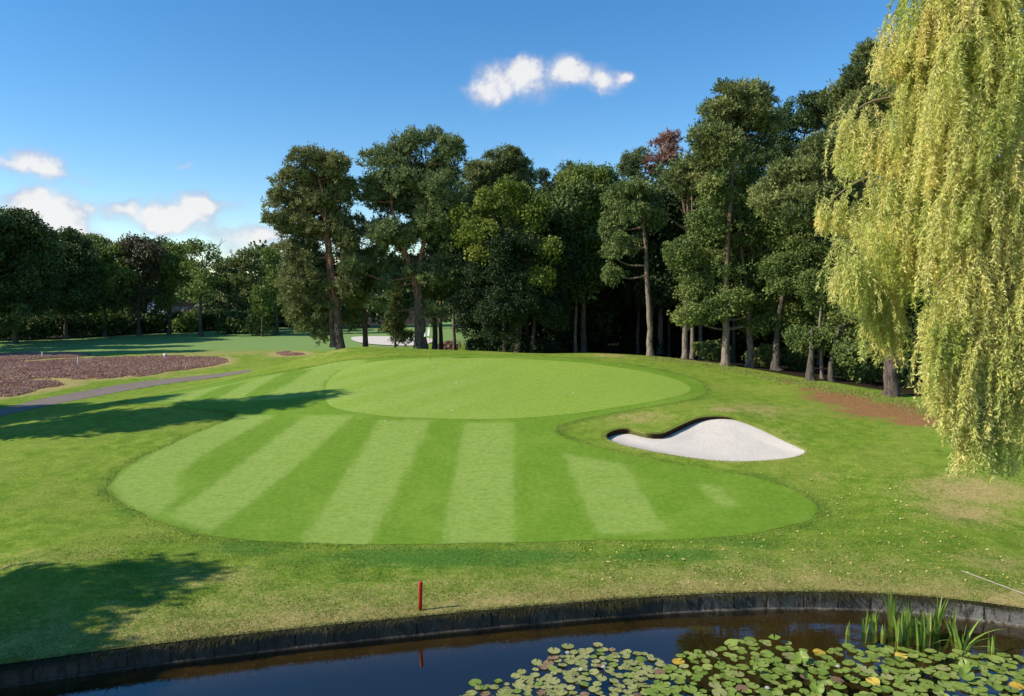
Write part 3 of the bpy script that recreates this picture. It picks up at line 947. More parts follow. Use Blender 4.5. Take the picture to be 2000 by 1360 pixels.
tree('pine_tree', 'two-stemmed Scots pine with foliage drooping almost to the grass at the edge of the fairway', 'tree', 62, (665, 678),
     [[(665, 678), (657, 600), (647, 520), (638, 450), (630, 380), (615, 320)], [(652, 678), (646, 600), (640, 520), (634, 440)]],
     [(607, 318, 42, 26), (575, 356, 38, 28), (650, 335, 34, 32), (556, 398, 32, 26), (615, 395, 45, 30), (665, 385, 24, 42), (548, 436, 30, 18), (598, 446, 38, 24), (650, 450, 30, 32), (572, 490, 32, 26), (602, 525, 34, 30), (580, 555, 32, 32), (576, 600, 28, 32), (612, 600, 36, 34), (625, 560, 26, 30), (600, 645, 26, 24), (632, 648, 22, 26), (675, 500, 18, 44), (680, 570, 14, 36)],
     M['pine_warm'], M['pine_bark'], **{**pine, 'r0': .42}, extra=deadlimb, core=.25)
tree('pine_tree', 'dark straight pine trunk with low ragged foliage between the two big pines', 'tree', 66, (714, 676), [[(714, 676), (712, 600), (706, 540), (700, 460)]],
     [(690, 590, 28, 28), (720, 560, 26, 30), (700, 520, 30, 30), (685, 630, 14, 22)], M['pine'], M['pine_bark'], **{**pine, 'r0': .28})
tree('conifer_tree', 'small dark young conifer standing in front of the far bunker', 'tree', 68, (772, 682), [[(772, 682), (771, 640), (769, 590)]],
     [(770, 615, 22, 20), (768, 590, 16, 18), (772, 645, 26, 18), (785, 662, 18, 10)], M['pine'], M['oak_bark'], **{**pine, 'r0': .13, 'rc': .6})
tree('pine_tree', 'slim dark pine trunk close behind the white flag', 'tree', 67, (850, 684), [[(850, 684), (848, 620), (846, 560), (850, 480)]],
     [(870, 580, 26, 24), (840, 580, 20, 22), (860, 500, 35, 40)], M['pine'], M['oak_bark'], **{**pine, 'r0': .3})
tree('pine_tree', 'slim brown pine trunk just beyond the flag with a paler sunlit side', 'tree', 70, (862, 685), [[(862, 685), (860, 620), (862, 540), (864, 460)]],
     [(880, 500, 30, 40), (850, 450, 30, 30)], M['pine'], M['pine_bark'], **{**pine, 'r0': .24})
tree('pine_tree', 'thin pine pole at the shaded edge of the wood beside the big forked pine', 'tree', 72, (887, 686), [[(887, 686), (886, 600), (888, 500)]],
     [(900, 520, 30, 40), (880, 450, 25, 30)], M['pine'], M['pine_bark'], **{**pine, 'r0': .2})
tree('pine_tree', 'rounded Scots pine crown rising behind the yellow-green maple', 'tree', 76, (960, 690), [[(960, 690), (965, 560), (975, 430), (985, 340)]],
     [(985, 318, 36, 24), (942, 345, 32, 26), (1020, 345, 26, 32), (985, 370, 46, 34), (935, 395, 38, 36), (1000, 420, 50, 40), (920, 460, 40, 50)], M['pine'], M['pine_bark'], **pine, core=.3)
tree('maple_tree', 'broadleaf tree with yellow-green upper leaves at the shaded centre of the wood', 'tree', 60.5, (985, 690), [[(985, 690), (985, 620), (988, 540), (985, 450)]],
     [(950, 392, 24, 22), (985, 375, 22, 18), (1015, 385, 30, 22), (1050, 420, 26, 26), (912, 425, 26, 20), (940, 455, 34, 24), (985, 430, 40, 30), (1035, 465, 30, 26), (1075, 495, 20, 26), (1005, 480, 44, 26), (950, 500, 28, 18), (900, 470, 16, 18), (1060, 545, 22, 22), (1045, 520, 18, 14)],
     M['maple'], M['oak_bark'], **{**brd, 'rc': .8, 'leaf': (.22, .16), 'r0': .15}, dscale=.7)
tree('beech_tree', 'dark spreading tree filling the shade below the yellow-green maple', 'tree', 62, (1010, 692), [[(1010, 692), (1010, 620), (1000, 520)], [(1040, 692), (1045, 600), (1050, 520)]],
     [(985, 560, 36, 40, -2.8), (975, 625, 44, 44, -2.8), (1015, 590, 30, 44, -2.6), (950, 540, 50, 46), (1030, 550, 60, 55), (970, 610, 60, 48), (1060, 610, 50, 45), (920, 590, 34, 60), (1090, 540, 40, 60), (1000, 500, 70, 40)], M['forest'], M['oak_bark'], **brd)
tree('maple_tree', 'tall yellow-green tree between the dark pine tops and the slender umbrella pine', 'tree', 65, (1140, 692), [[(1140, 692), (1140, 600), (1145, 480), (1150, 380)]],
     [(1150, 355, 36, 26), (1182, 350, 22, 22), (1122, 385, 30, 32), (1168, 402, 36, 36), (1130, 440, 36, 40), (1168, 470, 32, 40), (1112, 520, 24, 34), (1150, 540, 34, 40), (1115, 350, 14, 14)], M['lime'], M['pine_bark'], **{**brd, 'rc': .8, 'leaf': (.2, .145)})
tree('pine_tree', 'dark pine top peeping out beside the tall yellow-green tree', 'tree', 82, (1105, 692), [[(1105, 692), (1108, 550), (1112, 360)]],
     [(1112, 345, 22, 18), (1095, 375, 26, 24), (1080, 420, 30, 40), (1110, 420, 30, 50), (1060, 350, 14, 14), (1062, 380, 22, 22)], M['oak_dark'], M['pine_bark'], **pine)
tree('pine_tree', 'spiky dark pine top in front of the dead rust-coloured larch', 'tree', 80, (1232, 694), [[(1232, 694), (1232, 550), (1232, 330)]],
     [(1228, 318, 22, 14), (1250, 308, 18, 12), (1235, 345, 32, 22), (1225, 400, 35, 40), (1240, 480, 45, 60)], M['pine_blue'], M['pine_bark'], **pine)
tree('dead_larch', 'dead larch with rust-brown needles rising above the wood', 'tree', 78, (1290, 695), [[(1290, 695), (1291, 500), (1292, 290)]],
     [(1298, 283, 22, 18), (1306, 272, 14, 12), (1284, 318, 24, 18), (1275, 340, 20, 12), (1310, 310, 18, 22)], M['rust'], M['dead_wood'], **{**pine, 'rc': .6, 'lai': 1.1})
tree('umbrella_pine', 'slender conifer with one clean bare trunk and a drooping mop-like crown', 'tree', 57, (1270, 696), [[(1270, 696), (1267, 600), (1261, 500), (1257, 430), (1248, 375)]],
     [(1238, 370, 36, 20), (1212, 392, 32, 24), (1268, 390, 28, 24), (1200, 440, 20, 30), (1245, 415, 40, 22), (1280, 420, 18, 18), (1193, 500, 15, 32), (1212, 475, 14, 28), (1198, 535, 10, 14), (1235, 480, 10, 22)], M['conifer'], M['pale_bark'], **{**pine, 'kind': 'droop', 'rc': .62, 'r0': .26, 'leaf': (.28, .08)})


def bare(mb, b, Y):
    for a in ([(1340, 448), (1326, 440), (1312, 428)], [(1341, 425), (1334, 415), (1328, 408)], [(1342, 400), (1348, 380), (1352, 362)], [(1341, 430), (1334, 395), (1325, 372)]):
        mb.tube([W(px, py, Y) - b for px, py in a], [.11, .07, .02], 6)


tree('pine_tree', 'half-dead pine with pale bare branches and a thin browning crown', 'tree', 57, (1338, 703), [[(1338, 703), (1340, 600), (1343, 500), (1341, 430), (1345, 360)]],
     [(1318, 345, 24, 16), (1345, 335, 30, 18), (1368, 365, 26, 22), (1330, 375, 20, 16), (1380, 335, 20, 20)], M['pine'], M['pale_bark'], **{**pine, 'rc': .7, 'r0': .26, 'lai': 1.2}, extra=bare)
tree('pine_tree', 'browning branch sprays of a dying pine above the pale bare branches', 'tree', 61, (1352, 700), [[(1352, 700), (1352, 550), (1352, 370)]],
     [(1338, 362, 22, 14), (1358, 352, 18, 12), (1366, 390, 14, 14)], M['rust'], M['pale_bark'], **{**pine, 'rc': .6, 'r0': .2, 'lai': .8})
tree('pine_tree', 'tall pine with brownish top and a reddish trunk rising out of oak foliage', 'tree', 52.0, (1417, 714), [[(1417, 714), (1418, 620), (1420, 500), (1430, 350), (1440, 230)]],
     [(1440, 192, 46, 22), (1488, 190, 26, 22), (1400, 220, 26, 24), (1450, 235, 50, 30), (1385, 272, 34, 24), (1495, 255, 28, 40), (1425, 300, 46, 30), (1370, 310, 26, 20)], M['pine'], M['pale_bark'], **{**pine, 'r0': .32}, core=.3)
oakA = tree('oak_tree', 'broad leafy oak on a short pale trunk at the brow of the slope', 'tree', 53, (1463, 725), [[(1463, 725), (1465, 680), (1462, 600), (1450, 500), (1440, 400)]],
     [(1400, 385, 40, 38), (1455, 375, 40, 38), (1368, 450, 34, 38), (1440, 455, 50, 42), (1335, 505, 34, 38), (1400, 535, 50, 40), (1470, 530, 42, 44), (1352, 575, 32, 34), (1440, 600, 44, 36), (1385, 610, 34, 28), (1480, 640, 30, 20), (1345, 620, 18, 18), (1500, 590, 30, 36), (1510, 430, 40, 40)], M['oak'], M['pale_bark'], **{**brd, 'r0': .33}, core=.3)
tree('oak_tree', 'dense oak on a thick dark trunk just beyond the pale-trunked oak', 'tree', 52, (1516, 737), [[(1516, 737), (1517, 680), (1525, 600), (1550, 500)]],
     [(1540, 480, 38, 38), (1590, 480, 42, 42), (1640, 510, 40, 50), (1530, 550, 42, 40), (1590, 560, 46, 42), (1645, 590, 42, 46), (1545, 625, 36, 32), (1600, 635, 42, 32), (1560, 430, 40, 30)], M['oak'], M['oak_bark'], **{**brd, 'r0': .42}, core=.3)
tree('oak_tree', 'low-branched oak on a dark trunk close to the thick-trunked pine on the slope', 'tree', 47, (1582, 748), [[(1582, 748), (1583, 700), (1586, 640)], [(1626, 756), (1624, 700), (1640, 640)]],
     [(1660, 640, 40, 34), (1620, 665, 40, 26), (1690, 660, 36, 40), (1660, 690, 30, 22), (1700, 590, 40, 50), (1575, 670, 30, 20)], M['oak'], M['oak_bark'], **{**brd, 'r0': .36})
tree('birch_tree', 'thin pale stem between two dark oak trunks at the brow', 'tree', 48, (1606, 751), [[(1606, 751), (1605, 700), (1602, 640), (1606, 580)]], [(1606, 600, 26, 30), (1600, 560, 30, 30)], M['oak'], M['pale_bark'], **{**brd, 'r0': .15})
tree('oak_tree', 'tall dark oak top seen between the brownish pine and the thick-trunked pine', 'tree', 60, (1560, 730), [[(1560, 730), (1562, 600), (1565, 400), (1570, 260)]],
     [(1572, 205, 32, 20), (1605, 198, 24, 16), (1540, 240, 34, 32), (1600, 245, 40, 36), (1530, 310, 44, 38), (1560, 380, 56, 48), (1480, 330, 40, 40), (1640, 220, 24, 26)], M['oak_dark'], M['oak_bark'], **brd)
tree('pine_tree', 'tallest Scots pine with a thick trunk, standing on the slope behind the hanging willow', 'tree', 42, (1740, 779), [[(1740, 779), (1740, 650), (1743, 500), (1740, 400), (1733, 260), (1712, 130)]],
     [(1706, 118, 34, 30), (1680, 158, 30, 22), (1740, 158, 46, 36), (1690, 205, 40, 26), (1748, 235, 46, 40), (1650, 282, 44, 26), (1602, 296, 36, 24), (1700, 292, 46, 36), (1562, 335, 44, 26), (1630, 342, 50, 28), (1528, 382, 42, 24), (1590, 392, 50, 26), (1648, 392, 42, 26), (1490, 402, 30, 18), (1762, 330, 36, 46), (1556, 424, 40, 20), (1640, 432, 36, 24), (1780, 150, 30, 50)],
     M['pine'], M['pine_bark'], **{**pine, 'rc': .8, 'leaf': (.22, .07), 'r0': .42}, core=.25)
tree('pine_tree', 'reddish pine trunk half hidden by the lowest willow curtain', 'tree', 44, (1834, 800), [[(1834, 800), (1832, 700), (1828, 560), (1825, 380)]],
     [(1820, 330, 60, 50), (1860, 400, 60, 50), (1800, 420, 40, 40)], M['pine'], M['pale_bark'], **{**pine, 'r0': .3, 'leaf': (.4, .14)})
tree('beech_tree', 'dark leafy tree in the shade behind the willow curtain', 'tree', 50, (1850, 800), [[(1850, 800), (1850, 650), (1860, 500)], [(1930, 800), (1930, 650), (1920, 500)]],
     [(1790, 560, 50, 60), (1880, 520, 60, 70), (1960, 540, 60, 80), (1800, 660, 44, 50), (1880, 660, 54, 60), (1960, 690, 60, 60), (1900, 400, 70, 70), (2000, 400, 70, 90), (2060, 600, 60, 90)], M['oak_dark'], M['oak_bark'], **brd)

# --- the wood's dark interior: slim trunks with high crowns
fp = []
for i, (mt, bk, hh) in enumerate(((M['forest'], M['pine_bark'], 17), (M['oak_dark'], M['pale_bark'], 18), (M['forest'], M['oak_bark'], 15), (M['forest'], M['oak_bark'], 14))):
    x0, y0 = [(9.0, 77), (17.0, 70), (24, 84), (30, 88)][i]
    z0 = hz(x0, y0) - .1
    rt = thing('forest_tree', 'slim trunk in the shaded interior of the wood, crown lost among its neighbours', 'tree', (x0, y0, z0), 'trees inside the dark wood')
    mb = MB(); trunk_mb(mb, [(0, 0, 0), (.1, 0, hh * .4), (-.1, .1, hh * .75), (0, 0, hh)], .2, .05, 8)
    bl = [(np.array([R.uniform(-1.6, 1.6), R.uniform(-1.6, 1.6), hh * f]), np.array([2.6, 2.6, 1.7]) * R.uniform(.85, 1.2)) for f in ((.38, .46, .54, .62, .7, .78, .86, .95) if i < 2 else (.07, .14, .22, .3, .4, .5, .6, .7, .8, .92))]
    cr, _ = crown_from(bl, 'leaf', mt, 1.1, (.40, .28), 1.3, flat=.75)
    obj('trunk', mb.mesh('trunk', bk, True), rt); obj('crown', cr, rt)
    fp.append(rt)
k_ = 0
for Yr, x0, x1, n, kk in ((67, 2, 30, 7, (0, 1)), (72, 0, 44, 9, (1, 0, 2)), (78, -2, 54, 12, (2, 3)), (86, -2, 62, 13, (3, 2)), (95, 0, 74, 13, (2, 3))):
    for x in np.linspace(x0, x1, n):
        xx, yy = x + R.uniform(-1.6, 1.6), Yr + R.uniform(-2.5, 2.5)
        if x > 26: yy -= (x - 26) * .45
        dup(fp[kk[k_ % len(kk)]], (xx, yy, hz(xx, yy) - .1), R.uniform(0, 6.28), R.uniform(.8, 1.0)); k_ += 1
for x, y in ((44, 42), (50, 36), (55, 44), (40, 49), (47, 52), (58, 28), (52, 22)):
    dup(fp[2 + k_ % 2], (x, y, hz(x, y) - .1), R.uniform(0, 6.28), 1.05); k_ += 1


# --- shrubs under the trees
def shrub(label, px, py, Y, rx, ry, mat, lf=(.22, .16), grp=None, name='shrub', n=5, rc=.5):
    c = W(px, py, Y); z = hz(c[0], c[1])
    rt = thing(name, label, 'shrub', (c[0], c[1], z - .05), grp)
    R_, H = rx / F * Y, max(ry / F * Y, c[2] - z)
    bl = [(np.array([R.uniform(-.5, .5) * R_, R.uniform(-.4, .4) * R_, H * R.uniform(.25, .75)]), np.array([R_ * .6, R_ * .55, H * .42])) for _ in range(n)]
    cr, _ = crown_from(bl, 'leaf', mat, rc, lf, 1.5, flat=.8)
    mb = MB()
    for c_, r_ in bl: mb.tube([np.zeros(3), c_ * .5 + np.array([0, 0, .1]), c_], [.05, .035, .015], 5)
    obj('stem', mb.mesh('stem', M['oak_bark'], True), rt); obj('crown', cr, rt)
    return rt


for q in ((930, 668, 64, 36, 22), (975, 672, 63, 34, 20), (1020, 668, 63, 40, 24), (1065, 676, 64, 30, 18)):
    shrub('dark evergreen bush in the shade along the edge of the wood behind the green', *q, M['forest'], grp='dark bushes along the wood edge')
for i, (q, t) in enumerate((((1395, 668, 60, 40, 40), 'pale green bush behind the pine trunk that rises from the oak foliage'), ((1490, 690, 56, 36, 36), 'green bush between the pale oak trunk and the thick dark one'), ((1548, 700, 56, 36, 34), 'green bush behind the thick dark oak trunk'),
                            ((1670, 730, 48, 44, 36), 'leafy holly bush filling the gap beside the thick pine trunk on the slope'), ((1790, 770, 46, 60, 60), 'dark bush in the shade under the willow curtain'))):
    shrub(t, *q, M['oak'] if i != 4 else M['oak_dark'])
shrub('low brown bracken mound beside the far bunker', 868, 672, 80, 26, 10, M['rust'], name='bracken', n=4)

# --- far left wood
far = dict(kind='leaf', rc=.95, leaf=(.34, .25), lai=1.25, flat=.7, r0=.35)
tree('oak_tree', 'very dark tall tree closing the far wood above the heather', 'tree', 98, (30, 668), [[(30, 668), (32, 600), (35, 500)]],
     [(28, 450, 46, 32), (72, 476, 34, 34), (-10, 470, 50, 50), (10, 515, 56, 46), (72, 535, 40, 42), (30, 595, 60, 46), (-50, 560, 60, 80)], M['oak_dark'], M['oak_bark'], **far, core=.25)
tree('oak_tree', 'dark green tree with an uneven top beside the tallest tree of the far wood', 'tree', 106, (128, 660), [[(128, 660), (128, 600), (130, 500)]],
     [(130, 480, 34, 26), (112, 520, 36, 36), (152, 520, 32, 36), (120, 580, 48, 40), (160, 590, 30, 40), (95, 560, 30, 40)], M['oak_dark'], M['oak_bark'], **far, core=.25)
tree('lime_tree', 'yellow-green tree in the far wood next to the greyish bare-topped one', 'tree', 112, (205, 655), [[(205, 655), (205, 600), (205, 500)]],
     [(195, 485, 30, 20), (222, 505, 30, 24), (185, 525, 36, 32), (222, 550, 40, 34), (195, 585, 42, 34)], M['lime'], M['oak_bark'], **far)
tree('ash_tree', 'greyish thinning tree with bare twigs on top in the far wood', 'tree', 113, (272, 652), [[(272, 652), (270, 590), (268, 480)]],
     [(262, 488, 30, 22), (292, 500, 28, 24), (255, 530, 36, 30), (290, 545, 32, 32), (272, 585, 42, 32)], M['grey'], M['oak_bark'], **{**far, 'lai': .9})
tree('oak_tree', 'round-topped olive tree on a visible bare trunk in front of the far house', 'tree', 116, (330, 650), [[(330, 650), (332, 600), (335, 500)]],
     [(338, 492, 28, 14), (322, 515, 34, 20), (352, 522, 28, 18), (330, 548, 36, 18), (318, 590, 30, 28)], M['lime'], M['oak_bark'], **far)


def twigs(mb, b, Y):
    for i in range(26):
        a = np.array([R.uniform(370, 425), R.uniform(480, 530)]); e = a + np.array([R.uniform(-22, 22), R.uniform(-34, -8)])
        s = W(a[0], a[1], Y) - b; t_ = W(e[0], e[1], Y) - b; t_[1] += R.uniform(-1, 1)
        mb.tube([s, (s + t_) / 2 + R.normal(0, .15, 3), t_], [.06, .04, .015], 4)


tree('ash_tree', 'open airy tree with bare twigs against the sky in the far wood', 'tree', 110, (392, 650), [[(392, 650), (391, 590), (395, 500)], [(392, 650), (393, 580), (408, 490)]],
     [(385, 490, 26, 18), (410, 500, 22, 20), (378, 530, 28, 20), (412, 545, 26, 16), (385, 575, 30, 20)], M['lime'], M['oak_bark'], **{**far, 'lai': .75, 'rc': 1.0, 'gap': .25}, extra=twigs)
tree('pine_tree', 'dark pine filling the dip of the far skyline', 'tree', 124, (440, 648), [[(440, 648), (440, 600), (440, 540)]],
     [(442, 528, 24, 18), (425, 555, 24, 22), (455, 560, 26, 24), (440, 590, 34, 24)], M['pine_blue'], M['oak_bark'], **far)
tree('pine_tree', 'layered open pine near the fairway end of the far wood', 'tree', 118, (488, 644), [[(488, 644), (489, 590), (488, 510)]],
     [(492, 500, 26, 10), (476, 518, 26, 10), (508, 530, 24, 11), (482, 548, 30, 11), (505, 565, 24, 12), (480, 585, 24, 14)], M['pine'], M['pine_bark'], **{**far, 'kind': 'needle', 'rc': 1.0, 'flat': .5, 'leaf': (.5, .25)})
tree('lime_tree', 'bright green slender tree beside the drooping two-stemmed pine', 'tree', 112, (540, 640), [[(540, 640), (540, 590), (538, 500)]],
     [(534, 508, 18, 22), (550, 540, 20, 28), (530, 560, 18, 28), (548, 595, 22, 26), (525, 612, 20, 18)], M['lime'], M['oak_bark'], **far)
tree('oak_tree', 'half-hidden olive tree filling the far wood between the dark green and the yellow-green one', 'tree', 118, (168, 654), [[(168, 654), (170, 600), (172, 500)], [(175, 654), (180, 590), (190, 520)]],
     [(172, 478, 26, 14), (160, 500, 24, 18), (190, 515, 26, 20), (165, 545, 30, 24), (180, 590, 30, 26)], M['oak'], M['oak_bark'], **far)
tree('oak_tree', 'dark thin-crowned tree behind the greyish thinning one', 'tree', 121, (305, 651), [[(305, 651), (306, 600), (310, 510)], [(240, 651), (240, 600), (236, 520)]],
     [(312, 480, 20, 12), (305, 520, 22, 20), (240, 500, 22, 18), (238, 540, 24, 22), (305, 560, 26, 22), (240, 590, 26, 24)], M['oak_dark'], M['oak_bark'], **far)
tree('pine_tree', 'small dark pine between the airy tree and the layered open pine', 'tree', 128, (462, 646), [[(462, 646), (462, 600), (464, 520)]],
     [(464, 512, 16, 10), (455, 530, 20, 12), (470, 548, 20, 12), (460, 570, 22, 14)], M['oak_dark'], M['oak_bark'], **{**far, 'kind': 'needle'})
tree('lime_tree', 'bright green young tree low beside the dark rounded bush', 'tree', 109, (512, 640), [[(512, 640), (512, 610), (511, 570)]], [(512, 575, 16, 18), (505, 600, 18, 18), (520, 605, 14, 16)], M['lime'], M['oak_bark'], **{**far, 'r0': .15})
for q, t, mt in (((448, 610, 116, 34, 26), 'dark rounded bush in front of the dip in the far skyline', 'oak_dark'), ((505, 612, 112, 30, 24), 'dark green bush under the layered open pine', 'oak'),
                 ((362, 612, 120, 24, 22), 'pale sunlit bush in front of the far house', 'lime'), ((195, 618, 114, 40, 14), 'small sunlit bush at the foot of the far wood', 'lime')):
    shrub(t, *q, M[mt], (.45, .34), n=6, rc=1.1)
# clipped hedge along the far wood
hp_ = [np.array([*pg(px, py), 0]) for px, py in ((-60, 667), (60, 664), (160, 658), (260, 652), (360, 647), (440, 642), (520, 640), (560, 638))]
HV = spline(np.array(hp_), 10, False)
bl = [(np.array([x, y + 1.5, hz(x, y) + 1.3]), np.array([1.9, 1.5, 1.5])) for x, y, _ in HV]
b0 = np.array([HV[0][0], HV[0][1], hz(HV[0][0], HV[0][1])])
cr, _ = crown_from(bl, 'leaf', M['oak_dark'], .8, (.4, .3), 1.3, b0, flat=.8)
tag(obj('hedge', cr, loc=tuple(b0)), 'long dark hedge running along the foot of the far wood', 'hedge')

# far-off woodland that reads as one mass
bl = []
for x in np.arange(-40, 150, 5.5):
    y = 128 + R.uniform(-6, 6) - max(0, x - 60) * .5
    for f in (.3, .62, .9): bl.append((np.array([x + R.uniform(-2, 2), y, 1 + 12 * f * R.uniform(.85, 1.1)]), np.array([4, 3, 3.2])))
for x in np.arange(-130, -40, 6):
    y = 150 + R.uniform(-6, 6)
    for f in (.2, .5, .9): bl.append((np.array([x + R.uniform(-2, 2), y, 1 + 8 * f * R.uniform(.8, 1.2)]), np.array([4, 3, 2.6])))
cr, _ = crown_from(bl, 'leaf', M['oak_dark'], 1.8, (.8, .6), 1.2, flat=.8)
tag(obj('distant_woodland', cr), kind='stuff')

# trees outside the frame whose shadows fall on the lawn
cp = []
t1 = thing('pine_tree', 'pine beyond the path whose long shadow crosses the apron', 'tree', (-35.5, 35.3, hz(-35.5, 35.3)), None)
mb = MB(); trunk_mb(mb, [(0, 0, 0), (.2, 0, 8), (0, 0, 19)], .4, .06); obj('trunk', mb.mesh('trunk', M['pine_bark'], True), t1)
bl = [(np.array([R.uniform(-1.2, 1.2), R.uniform(-.8, .8), z]), np.array([2.4, 2.5, 1.3]) * s) for z, s in ((6.5, 1.0), (8, 1.1), (9.5, 1.1), (11, 1.2), (12.5, 1.15), (14, 1.1), (15.5, .95), (17, .8), (18.5, .6), (19.5, .4))]
cr, _ = crown_from(bl, 'needle', M['pine'], 1.0, (.42, .2), 2.3, flat=.6); obj('crown', cr, t1)
dup(t1, (-45, 38.8, hz(-45, 38.8)), 2.0, .95, 'pine whose shadow falls across the path', 'pines beside the path')
t1['group'] = 'pines beside the path'
dup(t1, (-52, 40.5, hz(-52, 40.5)), 4.0, .9, 'shorter pine whose shadow ends on the path', 'pines beside the path')
t2 = thing('oak_tree', 'tree by the pond whose shadow falls over the near bank', 'tree', (-26.5, 12.4, hz(-26.5, 12.4)), None)
mb = MB(); trunk_mb(mb, [(0, 0, 0), (.2, 0, 5), (0, 0, 12)], .4, .06); obj('trunk', mb.mesh('trunk', M['oak_bark'], True), t2)
bl = [(np.array([R.uniform(-1, 1), R.uniform(-1, 1), z]), np.array([2.6, 2.2, 1.5]) * s) for z, s in ((5, 1), (7, 1.15), (8.5, 1.2), (10, 1.1), (11.3, .9), (12.6, .6))]
cr, _ = crown_from(bl, 'leaf', M['oak'], 1.0, (.3, .22), 1.6, flat=.8); obj('crown', cr, t2)
dup(t2, (-22.5, 10.6, hz(-22.5, 10.6)), 1.3, .85, 'smaller tree by the pond whose shadow reaches the wall', 'trees by the pond')
t2['group'] = 'trees by the pond'
dup(t2, (-28, 15.2, hz(-28, 15.2)), 2.6, 1.02, 'tallest tree by the pond, beside the near bank', 'trees by the pond')
for x, y, s in ((-66, 79, 1.0), (-70, 86, .95), (-73, 92, 1.0), (-76, 98, .9), (-82, 84, 1.1)):
    dup(t1 if s < 1.05 else t2, (x, y, hz(x, y)), R.uniform(0, 6), s * 1.1, 'tree standing beyond the edge of the heath', 'trees beyond the heath')

# ------------------------------------------------------------------ willow
wb = np.array([17.2, 19.2, hz(17.2, 19.2)])
wil = thing('willow_tree', 'large weeping willow with yellow-green strands hanging over the pond bank', 'tree', tuple(wb))
mb = MB()
trunk_mb(mb, [(0, 0, -.1), (-.2, 0, 3), (-.6, .1, 6), (-1.0, 0, 9.5)], .5, .22, 12)
BOUGH = [  # photo pixels and distance along each bough, from the fork outward
    [(2300, 500, 18), (2050, 180, 17.5), (1900, -60, 17), (1800, -30, 16.6), (1735, 40, 16.4)],
    [(2300, 500, 18), (2050, 260, 17.5), (1850, 190, 17), (1720, 195, 16.6), (1672, 215, 16.4)],
    [(2300, 500, 18), (2100, 330, 18), (1850, 335, 18), (1700, 345, 18.2), (1622, 392, 18.4)],
    [(2300, 500, 18), (2150, 420, 17), (1990, 400, 16.4), (1850, 400, 16), (1740, 420, 15.8)],
    [(2300, 500, 18), (2100, 420, 16), (1980, 470, 15.6), (1880, 520, 15.3), (1825, 560, 15.2)],
    [(2300, 520, 18), (2150, 480, 15.5), (2080, 520, 15), (1980, 560, 14.8), (1850, 590, 14.6)],
    [(2300, 500, 18), (2150, 200, 16), (2050, 0, 15.4), (1950, -60, 15), (1880, 60, 14.8)],
    [(2300, 500, 18), (2250, 250, 17), (2150, 100, 17), (2040, 160, 16.6), (1960, 300, 16.4)],
    [(2300, 400, 18), (2450, 100, 18), (2600, 50, 18), (2750, 200, 18)], [(2300, 400, 18), (2350, 0, 19), (2300, -200, 20), (2150, -150, 21)],
]
for bq in BOUGH:
    P = spline(np.array([W(*p) - wb for p in bq]), 5, False)
    mb.tube(P, np.linspace(.12, .010, len(P)), 7)
mb.tube(spline(np.array([np.array([-1.0, 0, 9.3]) * np.array([1, 1, .7]), W(2300, 500, 18) - wb]), 4, False), [.25, .22, .2, .18, .17], 8)

LV, LT, TW = [], [], MB()


def strand(px, py, Y, length, out, tint, sp=.034):
    s = W(px, py, Y)
    n = max(6, int(length / .12))
    t = np.linspace(0, 1, n)
    sway = R.normal(0, .07, 2)
    P = np.empty((n, 3))
    arch = min(.5, .12 + .15 * length) * out
    P[:, 0] = s[0] - arch * (1 - np.exp(-t * length * 2.2)) + sway[0] * t * length + .035 * np.sin(t * length * 3 + R.uniform(0, 6))
    P[:, 1] = s[1] + sway[1] * t * length - .2 * abs(out) * (1 - np.exp(-t * length * 2))
    P[:, 2] = s[2] - length * t + .12 * np.exp(-t * length * 3) * abs(out)
    m = int(length / sp)
    u = np.sort(R.random(m)); Q = np.stack([np.interp(u, t, P[:, k]) for k in range(3)], 1)
    D = np.c_[R.normal(0, .55, (m, 2)), -R.uniform(.3, 1.1, m)]
    LV.append(np.c_[Q + D * .05, D]); LT.append(np.clip(tint + R.normal(0, .2, m) + .12 * (u - .5), 0, 1))
    if R.random() < .5: TW.tube(P[::3], np.linspace(.007, .003, len(P[::3])), 3)


